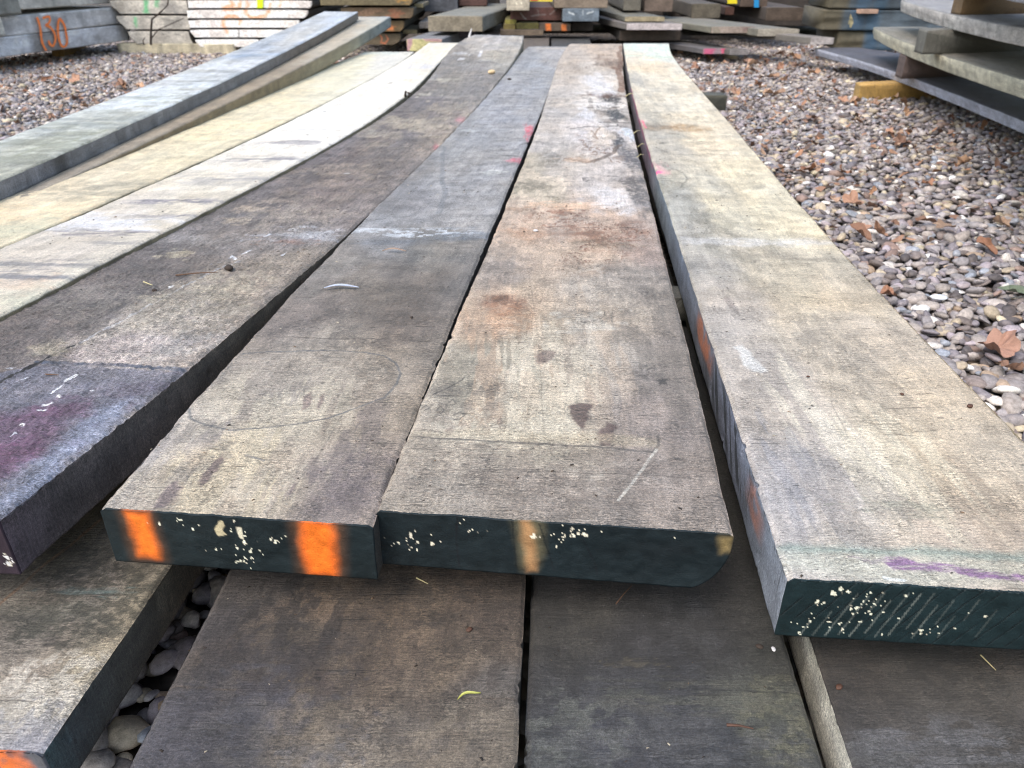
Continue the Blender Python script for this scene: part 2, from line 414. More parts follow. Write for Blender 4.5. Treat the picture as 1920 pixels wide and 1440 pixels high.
    PLANKS.append((fl, fr, Yn_, Yf, zf))
    info = dict(root=root, V0=V[:nv] + loc, ncol=ncol, nside=nside, nb=nb, thick=thick, W=W)
    if end: paint_end(info, k=k, seed=seed, **end)
    return info

def paint_end(info, name='painted_end', base=(30, 52, 60), marks=(), nx=260, nd=44, ring=None, k=KALB, seed=0, label=None, chips=(), mottled=0.5, proud=0.002):
    V0 = info['V0']; nc, ns, nb = info['ncol'], info['nside'], info['nb']
    top = V0[:nc]; right = np.vstack([V0[nc - 1], V0[nc:nc + ns]]); left = np.vstack([V0[0], V0[nc + ns + nb:][::-1]])
    s = np.linspace(0, 1, nx); dd = np.linspace(0, 1, nd)
    ipo = lambda arr, tt: np.stack([np.interp(tt, np.linspace(0, 1, len(arr)), arr[:, q]) for q in range(3)], -1)
    T = ipo(top, s); Lf = ipo(left, dd); Rt = ipo(right, dd)
    G = Lf[:, None] * (1 - s)[None, :, None] + Rt[:, None] * s[None, :, None]
    corr = T - (T[0] * (1 - s)[:, None] + T[-1] * s[:, None])
    G = G + corr[None] * (1 - dd)[:, None, None]
    ax = T[-1] - T[0]; ax[2] = 0; Wd = np.linalg.norm(ax); ax /= Wd
    nrm = np.array([ax[1], -ax[0], 0]); nrm = nrm / np.linalg.norm(nrm)
    org = T[0].copy(); ztop = org[2]
    Uu = ((G - org) @ ax); Dd = ztop - G[..., 2]
    relief = (fbm(Uu * 120, Dd * 120, seed, 4) - 0.5) * 0.0009
    rg = np.zeros(Uu.shape)
    if ring:      # (slope, period)
        ph = (Uu + Dd * ring[0]) / ring[1] + 0.35 * (fbm(Uu * 20, Dd * 20, seed + 3, 2) - .5)
        rg = np.abs((ph % 1) - 0.5) * 2; rg = (1 - sst(0.0, 0.13, rg)) * sst(.3, .6, fbm(Uu * 30, Dd * 60, seed + 9, 3))
        relief = relief - rg * 0.0003
    G = G + nrm * (proud + relief[..., None])
    def conv(px, py):
        a = (px - 960) / FPX; b = (720 - py) / FPX
        dr = np.array([a, cp + b * sp, b * cp - sp]); o = np.array([0, 0, CAMH])
        t = ((org - o) @ nrm) / (dr @ nrm); q = o + dr * t
        return float((q - org) @ ax), float(ztop - q[2])
    col = np.broadcast_to(lin(base) * k * (.62 if sum(base) < 170 else 1.), Uu.shape + (3,)).copy()
    col *= (1 + mottled * 1.2 * (fbm(Uu * 22, Dd * 30, seed + 7, 5) - 0.5))[..., None]
    if ring: col *= (1 - 0.6 * rg)[..., None]
    cf = col.reshape(-1, 3); uf = Uu.reshape(-1); df = Dd.reshape(-1)
    cf = apply_marks(cf, uf, df, marks, conv, k)
    # small chipped flecks of bare wood
    rr = np.random.default_rng(seed + 5)
    for (px, py, rx, ry, n, mx) in chips:
        cx, cy = conv(px, py); ex, ey = conv(px + rx, py + ry)
        sx, sy = abs(ex - cx), abs(ey - cy)
        for _ in range(n):
            x0, y0 = cx + rr.normal() * sx * .6, cy + rr.normal() * sy * .6
            r0 = mx * 0.66 * (0.22 + 0.78 * rr.random() ** 3)
            m = (abs(uf - x0) < 3 * r0) & (abs(df - y0) < 3 * r0)
            if not m.any(): continue
            q = np.hypot((uf[m] - x0) * (0.7 + rr.random()), (df[m] - y0)) / r0 * (1 + 2.0 * (fbm(uf[m] * 520, df[m] * 520, int(rr.integers(40)), 2) - .5))
            a = (1 - sst(0.8, 1.1, q))[:, None]
            cf[m] = cf[m] * (1 - a) + lin((246, 236, 214)) * k * a
    cf = np.clip(cf, 0.006, 0.85)
    V = G.reshape(-1, 3); n0 = len(V)
    i = np.arange(nd - 1)[:, None] * nx; j = np.arange(nx - 1)[None]
    F = np.stack([i + j, i + nx + j, i + nx + j + 1, i + j + 1], -1).reshape(-1, 4)
    per = np.concatenate([np.arange(nx), np.arange(1, nd) * nx + nx - 1, (nd - 1) * nx + np.arange(nx - 2, -1, -1), np.arange(nd - 2, 0, -1) * nx])
    back = V[per] - nrm * (proud + 0.0004)
    bi = n0 + np.arange(len(per)); F2 = np.stack([per, np.roll(per, -1), np.roll(bi, -1), bi], -1)
    V = np.vstack([V, back]) - np.array(info['root'].location)
    pcv = np.stack([np.concatenate([uf, uf[per]]) + seed, np.concatenate([df, df[per]]), np.full(len(V), seed * 0.7)], -1)
    ca = np.concatenate([cf, cf[per]]); ca = np.concatenate([ca, np.ones((len(ca), 1))], 1)
    o = mesh_np(name, V, [F, F2], PAINT, {'pc': ('FLOAT_VECTOR', pcv), 'base': ('FLOAT_COLOR', ca),
                'ring': ('FLOAT', -np.concatenate([rg.reshape(-1), rg.reshape(-1)[per]]))}, info['root'])
    if label: o['label'] = label
    return o

def pxp(pts, zf):
    out = []
    for x, y in pts:
        z = float(zf(1.5))
        for _ in range(12):
            q = P(x, y, z); z = 0.5 * z + 0.5 * float(zf(q[1]))
        out.append(P(x, y, z))
    return out
def zi(*kv):
    ys = [a for a, b in kv]; zs = [b for a, b in kv]
    return lambda Y: np.interp(Y, ys, zs)
def zsm(*kv):      # smooth polynomial through the heights
    ys = [a for a, b in kv]; zs = [b for a, b in kv]
    f = np.poly1d(np.polyfit(ys, zs, min(2, len(ys) - 1)))
    return lambda Y: f(np.asarray(Y, float))

ZT = 0.20; TH = 0.05; ZL = 0.11
TOPG = 'long planks laid side by side in the top layer'
flat_z = zi((0, ZT), (9, ZT))

# ---- G: the widest centre plank with rust stain
zf = zsm((0.4, .20), (2, .2005), (4, .203))
lf = pxp([(705, 957), (738, 879), (775, 787), (808, 708), (842, 633), (871, 567), (908, 483), (942, 400), (980, 310), (1013, 217), (1033, 160), (1068, 82)], zf)
rt = pxp([(1373, 1000), (1333, 808), (1300, 700), (1271, 587), (1250, 500), (1229, 400), (1198, 290), (1183, 233), (1173, 167), (1167, 82)], zf)
G_MARKS = [
 ('worn_or_sheen', (930, 700), (110, 80), (118, 114, 100), .6, .5, (60, 9)), ('worn_or_sheen', (1240, 640), (80, 130), (116, 108, 100), .5, .5, (60, 14)), ('worn_or_sheen', (900, 640), (110, 120), (206, 172, 144), .34, .5, (60, 9)), ('worn_or_sheen', (1060, 640), (120, 120), (206, 184, 160), .35, .5, (70, 9)), ('worn_or_sheen', (1010, 700), (120, 110), (218, 208, 188), .45, .5, (70, 12)), ('worn_or_sheen', (1000, 430), (90, 60), (212, 186, 164), .35, .5, (40, 9)), ('worn_or_sheen', (1000, 350), (80, 40), (222, 206, 186), .5, .5, (30, 8)), ('worn_or_sheen', (960, 800), (150, 40), (206, 198, 180), .4, .5, (120, 60)), ('worn_or_sheen', (1180, 540), (80, 60), (118, 112, 106), .3, .5, (120, 90)), ('worn_or_sheen', (1050, 880), (300, 60), (112, 100, 92), .35, .5, (140, 120)), ('worn_or_sheen', (930, 480), (50, 40), (112, 104, 98), .5, .5, (80, 40)), ('worn_or_sheen', (880, 740), (70, 40), (104, 98, 92), .5, .5, (100, 70)),
 ('blob', (945, 568), (34, 17), (118, 66, 46), .7, .9, .5), ('blob', (938, 562), (16, 9), (72, 44, 36), .85, .8),
 ('blob', (965, 600), (40, 22), (176, 128, 92), .4, .8, .7), ('blob', (930, 590), (60, 40), (180, 140, 105), .35, .6, .9),
 ('blob', (1075, 762), (5, 4), (80, 66, 62), .5), ('poly', [(1072, 762), (1086, 756), (1106, 760), (1108, 790), (1098, 800), (1090, 808), (1084, 800), (1072, 786)], .0024, (84, 64, 62), .85, 1.05),
 ('poly', [(1120, 806), (1135, 800), (1140, 792), (1156, 800), (1150, 812), (1148, 836), (1122, 834)], .0022, (88, 66, 66), .8, 1.05),
 ('poly', [(1006, 664), (1018, 655), (1044, 658), (1040, 672), (1028, 680), (1010, 682)], .0024, (104, 84, 82), .65, 1.05),
 ('poly', [(932, 790), (938, 778), (944, 792), (938, 804)], .001, (100, 78, 72), .5, .8),
 ('poly', [(832, 806), (846, 800), (850, 812), (836, 820)], .001, (104, 86, 84), .5, .8),
 ('poly', [(772, 818), (1000, 828), (1235, 838), (1232, 822), (1120, 812), (1000, 808), (780, 806)], .0045, (206, 192, 164), .34, .6),
 ('line', [(768, 819), (900, 826), (1010, 832), (1110, 838), (1225, 848), (1236, 834), (1234, 818)], .0018, (92, 88, 84), .75, .5),
 ('line', [(1232, 842), (1205, 880), (1160, 938)], .0017, (205, 200, 190), .75, .7),
 ('line', [(812, 740), (838, 728), (868, 712), (872, 706)], .0012, (60, 56, 54), .7, 1.2),
 ('line', [(790, 765), (800, 760), (806, 765), (796, 770)], .0009, (62, 58, 56), .7, 1.2), ('line', [(825, 762), (832, 768), (825, 776), (818, 770), (825, 762)], .0009, (62, 58, 56), .7, 1),
 ('line', [(848, 778), (860, 772), (872, 776), (862, 784), (850, 786)], .0009, (62, 58, 56), .7, 1), ('line', [(772, 808), (800, 806), (830, 810)], .0012, (70, 66, 62), .6, 1),
 ('line', [(840, 755), (850, 748), (856, 756), (846, 760)], .0008, (62, 58, 56), .6, 1),
 ('blob', (1225, 706), (30, 10), (74, 70, 68), .5, 1.6, .5), ('blob', (1243, 716), (9, 5), (50, 46, 46), .8, 1.2), ('blob', (1270, 860), (7, 3), (50, 46, 46), .7, 1), ('blob', (1265, 940), (5, 3), (60, 56, 56), .6, 1),
 ('line', [(895, 880), (1000, 884), (1080, 886), (1300, 896)], .0009, (86, 78, 72), .6, .5),
 ('line', [(990, 500), (1010, 640), (1020, 820)], .0007, (110, 100, 92), .35, .6),
 ('blob', (1105, 605), (40, 14), (214, 208, 196), .5, 1.8, .5), ('blob', (1090, 590), (55, 9), (110, 106, 98), .35, 1.8, .4),
 # brown bark residue belt
 ('veins', (1100, 470), (80, 26), (112, 66, 44), .85), ('veins', (1140, 440), (80, 30), (120, 74, 48), .85, .5, 55), ('veins', (1040, 410), (60, 22), (126, 80, 54), .7), ('veins', (1100, 590), (60, 26), (96, 90, 84), .6, .5, 60), ('veins', (1090, 505), (60, 16), (112, 88, 68), .6), ('blob', (1130, 440), (70, 14), (150, 110, 84), .4, 2.2, .6),
 ('blob', (1050, 398), (24, 6), (140, 92, 66), .7, 2, .3), ('veins', (1130, 280), (50, 50), (120, 92, 70), .75, .5, 16), ('veins', (1140, 200), (34, 40), (104, 84, 66), .7, .5, 12),
 ('line', [(1000, 428), (1060, 424), (1130, 428), (1215, 425)], .002, (84, 60, 50), .7, 1.5), ('blob', (1150, 460), (50, 7), (98, 96, 78), .4, 2, .5),
 ('blob', (990, 440), (40, 10), (176, 132, 100), .6, 1.4, .5), ('blob', (1060, 386), (60, 5), (224, 190, 160), .8, 1.6, .4), ('blob', (960, 392), (26, 5), (150, 116, 88), .5, 1.6, .4),
 ('blob', (1150, 372), (40, 20), (224, 221, 222), .85, 1, .6), ('blob', (1200, 366), (26, 26), (84, 82, 84), .85, 1, .5), ('blob', (1185, 338), (42, 9), (78, 74, 74), .85, 1.4, .5),
 ('blob', (1000, 350), (26, 10), (108, 104, 90), .75, 1.3, .7), ('blob', (1030, 300), (30, 12), (112, 106, 94), .75, 1.3, .7), ('blob', (1188, 296), (24, 26), (84, 84, 90), .9, 1, .5),
 ('blob', (1155, 258), (14, 14), (52, 54, 60), .95, 1.4, .3), ('blob', (1180, 250), (11, 9), (215, 225, 235), .8, 1, .4), ('blob', (1130, 255), (22, 16), (216, 202, 186), .8, 1, .4),
 ('blob', (1150, 214), (18, 9), (54, 56, 60), .98, 1.1, .3), ('blob', (1140, 184), (24, 7), (58, 54, 54), .98, 1.1, .3), ('blob', (1130, 178), (30, 3), (96, 58, 32), .9, 1.3, .4),
 ('line', [(1060, 240), (1075, 241), (1100, 238), (1150, 236), (1180, 240)], .006, (88, 80, 76), .9, 1.2), ('line', [(1096, 202), (1120, 203), (1165, 200)], .007, (90, 80, 74), .9, 1.2), ('line', [(1125, 229), (1180, 230)], .007, (76, 72, 72), .9, 1),
 ('line', [(1110, 245), (1122, 262), (1112, 256), (1124, 240)], .003, (132, 104, 80), .8, 1.2), ('line', [(1065, 298), (1100, 306), (1130, 296), (1152, 286), (1162, 272)], .008, (92, 74, 60), .85, 1.2),
 ('blob', (1085, 300), (28, 4), (206, 176, 150), .7, 1.2, .4), ('blob', (1150, 120), (26, 10), (104, 80, 62), .85, 1.3, .6), ('line', [(1150, 125), (1162, 140), (1168, 155), (1160, 172)], .016, (116, 76, 46), .9, 1.2),
 ('line', [(1164, 85), (1164, 110), (1166, 130)], .014, (110, 72, 46), .8, 1), ('blob', (1120, 158), (24, 16), (224, 223, 226), .85, 1, .5), ('blob', (1080, 130), (20, 9), (150, 136, 122), .5, 1.2, .6),
 ('blob', (1099, 100), (20, 6), (170, 160, 150), .5, 1.2, .6), ('blob', (1100, 215), (14, 10), (222, 222, 228), .7, 1, .4), ('line', [(1060, 341), (1092, 340)], .003, (90, 84, 80), .7, 1),
 ('blob', (1000, 470), (60, 26), (206, 184, 160), .4, 1.2, .8)]
G_CTRL = [(1000,920,(146,136,124)),(800,920,(150,142,130)),(1250,920,(148,138,128)),(1000,800,(172,164,148)),(850,770,(176,166,150)),(1250,790,(142,133,126)),(900,690,(192,182,164)),(1000,640,(172,160,142)),(1150,680,(166,158,146)),(1250,650,(140,132,124)),(900,610,(186,170,152)),(1000,550,(188,172,152)),(1150,560,(178,170,158)),(1220,540,(152,144,134)),(950,490,(162,152,142)),(1100,480,(186,168,150)),(1200,470,(160,144,134)),(1000,420,(186,168,152)),(1120,400,(192,170,150)),(1000,350,(176,168,148)),(1130,340,(204,196,188)),(1060,290,(186,180,172)),(1110,250,(206,200,196)),(1050,200,(180,174,166)),(1110,200,(206,202,196)),(1120,150,(204,196,184)),(1060,120,(180,170,158)),(1140,100,(186,170,152))]
g = plank('timber_plank', 'wide weathered oak plank with rusty knot stain and plain black painted end', 'plank',
  lf, rt, zf, .050, (lf[0], rt[0]), (lf[-1], rt[-1]), 330, 640, 26, G_CTRL, marks=G_MARKS, side_l=(70, 66, 60), side_r=(96, 90, 84), chamfer_r=.035, group=TOPG, deg=4, seed=3,
  end=dict(base=(27, 41, 47), marks=[
    ('poly', [(968, 968), (1006, 972), (1010, 1030), (1006, 1066), (980, 1064), (972, 1010)], .007, (120, 112, 86), .8, .5),
    ('poly', [(978, 968), (998, 972), (1003, 1066), (986, 1064)], .004, (186, 140, 96), .8, .5),
    ('poly', [(1348, 1003), (1376, 1003), (1372, 1030), (1352, 1036)], .004, (150, 130, 88), .8, .5),
    ('line', [(858, 965), (856, 1010), (862, 1058)], .0009, (10, 20, 26), .8, .6), ('line', [(960, 968), (968, 1060)], .0008, (10, 20, 26), .7, .6), ('line', [(1090, 1000), (1115, 1050), (1120, 1072)], .0008, (12, 22, 28), .7, .6),
    ('line', [(1012, 980), (1040, 1066)], .0008, (10, 20, 26), .7, .6)],
    chips=[(770, 1018, 46, 14, 26, .0017), (800, 1000, 50, 14, 7, .0026), (1062, 1000, 36, 18, 18, .0030), (1150, 1000, 120, 26, 16, .0012), (860, 985, 90, 20, 20, .0012)]))

# ---- F: plank with two orange stripes on its end
zf = zsm((0.4, .20), (2, .199), (4, .200))
lf = pxp([(193, 952), (281, 847), (349, 765), (412, 690), (484, 611), (547, 562), (640, 455), (733, 357), (807, 290), (873, 220), (913, 180), (963, 117), (990, 87)], zf)
rt = pxp([(703, 985), (735, 880), (772, 787), (804, 708), (838, 633), (868, 567), (903, 483), (936, 400), (948, 360), (973, 303), (1003, 240), (1027, 175), (1053, 122), (1067, 87)], zf)
F_MARKS = [
 ('worn_or_sheen', (430, 900), (180, 60), (196, 186, 168), .4, .5, (110, 50)), ('worn_or_sheen', (520, 760), (150, 70), (198, 188, 168), .5, .5, (80, 12)), ('worn_or_sheen', (450, 880), (150, 80), (206, 192, 164), .5, .5, (70, 10)), ('worn_or_sheen', (650, 860), (80, 120), (108, 98, 96), .55, .5, (60, 12)), ('worn_or_sheen', (380, 840), (70, 60), (112, 106, 104), .4, .5, (90, 60)), ('worn_or_sheen', (700, 600), (110, 60), (88, 80, 74), .5, .5, (80, 50)), ('worn_or_sheen', (620, 510), (70, 40), (150, 144, 136), .35, .5, (80, 50)), ('worn_or_sheen', (640, 700), (100, 40), (174, 164, 150), .4, .5, (110, 80)),
 ('poly', [(368, 905), (378, 888), (400, 862), (420, 852), (424, 862), (410, 880), (392, 902), (378, 912)], .0022, (104, 86, 88), .8, 1.05),
 ('poly', [(290, 955), (302, 928), (318, 905), (330, 898), (330, 912), (344, 915), (330, 935), (310, 952)], .0024, (112, 98, 102), .75, 1.05),
 ('poly', [(564, 770), (570, 742), (582, 734), (586, 746), (580, 762)], .0012, (112, 94, 92), .7, .8), ('poly', [(594, 766), (600, 744), (608, 738), (606, 756), (598, 770)], .0012, (112, 94, 92), .7, .8),
 ('poly', [(540, 930), (546, 912), (556, 904), (552, 920)], .001, (112, 96, 98), .6, .8), ('blob', (640, 905), (50, 40), (112, 102, 104), .45, 1.2, .6), ('blob', (660, 930), (30, 30), (108, 98, 102), .4, 1.4, .6),
 ('line', [(352, 762), (358, 785), (385, 798), (430, 806), (500, 802), (560, 795), (620, 784), (670, 765), (720, 745), (745, 720), (752, 700), (742, 682), (720, 668), (680, 660), (620, 658), (560, 658), (500, 660), (452, 664)], .0016, (82, 88, 94), .72, .7),
 ('line', [(455, 628), (540, 632), (640, 636), (720, 636), (826, 640)], .0010, (70, 62, 56), .85, .5),
 ('line', [(540, 940), (560, 900), (600, 850), (640, 780)], .0007, (112, 104, 96), .5, .8), ('line', [(462, 855), (478, 860), (494, 864)], .0016, (84, 92, 104), .7, .8),
 ('blob', (760, 580), (50, 26), (86, 76, 68), .6, 1.1, .5), ('blob', (700, 560), (90, 30), (100, 90, 80), .4, 1, .8), ('line', [(430, 600), (560, 545), (700, 540), (780, 556), (800, 590)], .0025, (84, 78, 72), .35, .8),
 ('worn_or_sheen', (790, 436), (90, 8), (212, 218, 226), .75, .5, (60, 160)), ('worn_or_sheen', (700, 432), (50, 5), (206, 212, 220), .5, .5, (60, 160)), ('blob', (860, 440), (60, 8), (112, 126, 142), .5, 1.4, .8), ('blob', (760, 452), (80, 5), (96, 104, 116), .5, 1.6, .7),
 ('blob', (930, 322), (18, 4), (196, 196, 192), .8, 1.1, .3), ('blob', (912, 326), (12, 3), (190, 190, 188), .6, 1.1, .3),
 ('blob', (993, 246), (9, 12), (214, 84, 104), .8, 1, .5), ('blob', (968, 300), (16, 4), (206, 84, 110), .7, 1, .5), ('line', [(938, 291), (976, 293)], .004, (60, 60, 62), .9, .8), ('line', [(975, 272), (995, 265)], .006, (80, 78, 78), .8, .8),
 ('line', [(833, 275), (828, 330), (836, 370), (825, 400)], .006, (112, 116, 122), .6, 1), ('blob', (880, 244), (16, 3), (182, 186, 188), .5, 1.2, .4), ('line', [(1000, 90), (1066, 91)], .02, (196, 184, 170), .7, .4),
 ('line', [(963, 122), (1010, 124), (1055, 132)], .012, (178, 184, 192), .4, .5)]
F_CTRL = [(250,930,(172,162,148)),(450,930,(168,158,142)),(640,930,(136,126,118)),(400,850,(178,166,146)),(500,780,(172,162,146)),(350,800,(158,152,146)),(650,800,(150,140,126)),(700,690,(142,132,118)),(600,680,(158,150,138)),(560,600,(120,112,106)),(750,600,(118,108,98)),(780,520,(102,95,88)),(700,540,(118,110,100)),(620,500,(120,116,112)),(800,470,(116,114,110)),(660,460,(126,122,118)),(720,425,(142,142,142)),(860,400,(150,150,150)),(780,370,(130,130,132)),(880,330,(150,150,150)),(850,260,(142,144,146)),(930,200,(150,152,156)),(1000,120,(146,148,150)),(1030,100,(158,156,154))]
CHF = [(430, 990, 16, 10, 5, .002), (455, 1000, 12, 12, 3, .002), (430, 1035, 70, 20, 36, .0009), (462, 1025, 26, 12, 9, .0018), (525, 1010, 12, 8, 10, .002), (330, 980, 60, 12, 10, .002), (460, 1045, 24, 8, 10, .0024)]
f_ = plank('timber_plank', 'grey plank whose dark painted end carries two bright orange sprayed stripes', 'plank',
  lf, rt, zf, .050, (lf[0], rt[0]), (lf[-1], rt[-1]), 300, 620, 26, F_CTRL, marks=F_MARKS, side_l=(80, 74, 68), side_r=(52, 48, 42), group=TOPG, deg=4, seed=8, k=1.02,
  end=dict(base=(29, 43, 48), chips=CHF, marks=[
    ('poly', [(232, 955), (284, 960), (308, 1042), (256, 1042)], .010, (130, 88, 56), .7, .1),
    ('poly', [(240, 955), (280, 960), (302, 1040), (262, 1040)], .0060, (255, 124, 38), .95, .4),
    ('poly', [(556, 975), (634, 980), (638, 1076), (570, 1076)], .011, (130, 88, 56), .7, .1),
    ('poly', [(566, 975), (624, 980), (628, 1076), (578, 1076)], .0065, (255, 120, 36), .95, .4),
    ('poly', [(412, 974), (420, 972), (424, 980), (420, 990), (426, 1000), (412, 1002), (404, 990)], .0006, (206, 194, 160), .9, 1),
    ('poly', [(446, 984), (454, 986), (460, 1008), (450, 1004)], .0006, (214, 208, 186), .9, 1)]))

# ---- E: dark rough plank with purple painted near end
zf = zsm((0.4, .2035), (2, .2005), (3, .207), (4.1, .228))
lf = pxp([(0, 585), (130, 530), (350, 420), (560, 310), (693, 230), (780, 167), (820, 135), (888, 65)], zf)
rt = pxp([(4, 971), (112, 885), (225, 787), (352, 686), (442, 611), (549, 540), (590, 490), (690, 405), (760, 333), (820, 280), (890, 203), (930, 153), (977, 97), (980, 67)][:-1] + [(980, 67)], zf)
rt = [q for q in rt]
nearE = ((rt[0][0] - .262, rt[0][1] + .012), rt[0]); lf2 = [(rt[0][0] - .262, .43), (rt[1][0] - .262, .56)] + lf
E_MARKS = [
 ('worn_or_sheen', (300, 620), (120, 60), (176, 168, 158), .5, .5, (130, 90)), ('worn_or_sheen', (420, 540), (90, 40), (160, 150, 134), .5, .5, (110, 80)), ('worn_or_sheen', (150, 620), (120, 40), (70, 66, 64), .5, .5, (90, 60)), ('worn_or_sheen', (200, 560), (120, 30), (124, 118, 110), .4, .5, (110, 80)), ('worn_or_sheen', (380, 600), (60, 50), (70, 66, 60), .5, .5, (150, 120)), ('worn_or_sheen', (560, 400), (100, 30), (148, 138, 126), .4, .5, (70, 40)), ('worn_or_sheen', (120, 760), (110, 50), (56, 48, 60), .5, .5, (110, 90)), ('worn_or_sheen', (200, 800), (80, 60), (144, 150, 164), .4, .5, (130, 100)), ('worn_or_sheen', (90, 880), (80, 50), (158, 166, 188), .5, .5, (130, 100)), ('worn_or_sheen', (740, 240), (70, 30), (150, 140, 124), .4, .5, (40, 20)),  # wear patches, plus bluish sheen painted into the colour by the near end
 ('poly', [(75, 682), (200, 688), (322, 697), (352, 688), (345, 700), (225, 790), (110, 888), (4, 974), (-300, 1000), (-300, 700), (0, 700)], .004, (96, 98, 112), .78, .5),
 ('line', [(72, 678), (200, 684), (338, 693)], .0045, (66, 72, 86), 1.1, .4),
 ('poly', [(-200, 780), (40, 770), (110, 760), (165, 765), (120, 820), (60, 870), (0, 915), (-200, 1000)], .016, (88, 62, 84), .72, 1.0),
 ('blob', (20, 850), (70, 26), (92, 56, 84), .5, 1.6, .5), ('blob', (120, 770), (60, 14), (90, 58, 84), .5, 1.8, .5), ('blob', (250, 730), (50, 16), (82, 74, 90), .5, 1.8, .6),
 ('poly', [(-60, 980), (0, 930), (90, 850), (180, 770), (250, 745), (215, 790), (110, 880), (4, 968)], .008, (124, 132, 152), .6, 1),  # bluish-white sheen along the near edge, painted as colour
 ('line', [(-60, 748), (-10, 722), (20, 706), (70, 682), (100, 664), (148, 643)], .0026, (22, 20, 22), 1.6, .3),
 ('line', [(150, 643), (250, 590), (340, 540), (400, 508), (450, 488)], .0022, (170, 176, 186), .4, 1),
 ('blob', (96, 655), (36, 8), (160, 150, 130), .6, 1.4, .5), ('blob', (260, 648), (80, 26), (164, 152, 150), .55, 1.5, .7), ('blob', (320, 650), (40, 22), (152, 150, 150), .45, 1.5, .7),
 ('blob', (330, 590), (90, 30), (150, 142, 128), .5, 1.6, .8), ('blob', (400, 545), (60, 16), (150, 142, 124), .4, 1.8, .7),
 ('line', [(124, 712), (142, 703)], .0022, (226, 228, 236), .95, .6), ('line', [(84, 758), (96, 756)], .0022, (226, 228, 236), .9, .6), ('line', [(95, 735), (118, 722)], .0012, (220, 222, 230), .8, 1.5), ('line', [(108, 742), (112, 745)], .0014, (220, 222, 230), .8, .6),
 ('line', [(75, 768), (82, 768)], .0024, (220, 222, 230), .9, .6), ('line', [(38, 795), (42, 796)], .0016, (220, 222, 230), .8, .6), ('line', [(170, 733), (174, 732)], .0014, (220, 222, 230), .8, .6), ('line', [(15, 693), (30, 688)], .0014, (200, 204, 214), .7, 1),
 ('line', [(33, 714), (50, 708)], .0012, (200, 204, 214), .6, 1), ('line', [(20, 816), (28, 812)], .0014, (214, 216, 226), .8, .6),
 ('line', [(428, 484), (436, 480), (444, 486)], .002, (214, 218, 226), .8, 1.5), ('line', [(396, 496), (412, 492)], .0016, (214, 218, 226), .7, 1.5), ('line', [(455, 474), (468, 470)], .002, (210, 214, 222), .7, 1.5),
 ('line', [(498, 443), (506, 440)], .003, (200, 206, 216), .7, 1), ('line', [(530, 478), (538, 472)], .002, (205, 210, 220), .7, 1), ('line', [(316, 539), (324, 536)], .0018, (220, 222, 226), .8, 1),
 ('blob', (570, 440), (50, 8), (180, 182, 188), .55, 2, .6), ('blob', (540, 452), (30, 4), (122, 82, 58), .5, 2, .5), ('blob', (470, 392), (26, 5), (170, 154, 136), .6, 1.8, .5), ('blob', (440, 414), (24, 4), (172, 158, 140), .6, 1.8, .5), ('blob', (515, 376), (22, 4), (164, 150, 136), .5, 1.8, .5),
 ('blob', (330, 476), (18, 5), (170, 160, 136), .6, 1.8, .5), ('blob', (360, 448), (60, 10), (152, 148, 146), .4, 2, .6),
 ('blob', (780, 235), (46, 10), (168, 156, 136), .5, 2, .5), ('blob', (700, 250), (14, 3), (158, 152, 140), .5, 2, .5), ('blob', (830, 205), (26, 8), (160, 148, 130), .5, 2, .5), ('blob', (800, 178), (14, 2), (188, 182, 166), .6, 1.6, .5), ('blob', (830, 150), (18, 2.5), (180, 174, 158), .6, 1.6, .5),
 ('blob', (650, 320), (60, 10), (146, 132, 116), .45, 2.2, .5), ('blob', (620, 345), (50, 10), (140, 126, 112), .4, 2.2, .5), ('blob', (865, 110), (7, 2), (208, 206, 208), .7, 1), ('line', [(898, 106), (903, 94)], .008, (206, 206, 212), .7, .6), ('blob', (868, 99), (10, 2), (200, 200, 204), .6, 1.6, .4),
 ('blob', (862, 225), (10, 6), (176, 96, 110), .45, 1.2, .6), ('blob', (818, 275), (5, 5), (186, 92, 106), .5, 1.2, .6), ('blob', (650, 325), (5, 1), (200, 200, 200), .5)]
E_CTRL = [(60,640,(92,86,84)),(90,560,(96,90,86)),(200,655,(148,140,132)),(310,640,(146,140,136)),(180,580,(92,86,82)),(280,510,(92,86,82)),(400,560,(128,120,110)),(300,600,(128,120,110)),(450,520,(112,105,98)),(500,500,(120,114,106)),(400,430,(98,94,92)),(560,440,(116,112,110)),(600,400,(112,104,100)),(700,300,(106,98,92)),(620,330,(98,90,88)),(520,370,(96,90,88)),(740,230,(100,94,92)),(800,200,(106,100,98)),(820,240,(128,120,112)),(850,150,(118,114,108)),(900,150,(118,114,110)),(930,100,(146,142,132)),(930,75,(160,156,152))]
e_ = plank('timber_plank', 'dark rough plank with a long crack and purple paint on its near end', 'plank',
  lf2, rt, zf, .052, nearE, (lf[-1], rt[-1]), 320, 600, 26, E_CTRL, marks=E_MARKS, side_l=(60, 56, 54), side_r=[(.4, (92, 78, 92)), (.5, (86, 78, 78)), (.8, (92, 82, 68)), (2, (98, 88, 74)), (4, (130, 124, 108))],
  group=TOPG, deg=4, seed=14, k=1.42, streak=1.3, bumpy=4.2, rag=1.4, grit=1.25, rough=.58,
  end=dict(base=(56, 45, 57), mottled=.7, chips=[(20, 990, 8, 12, 4, .0042), (20, 1050, 10, 14, 6, .0036), (-60, 1000, 60, 30, 14, .003)]))

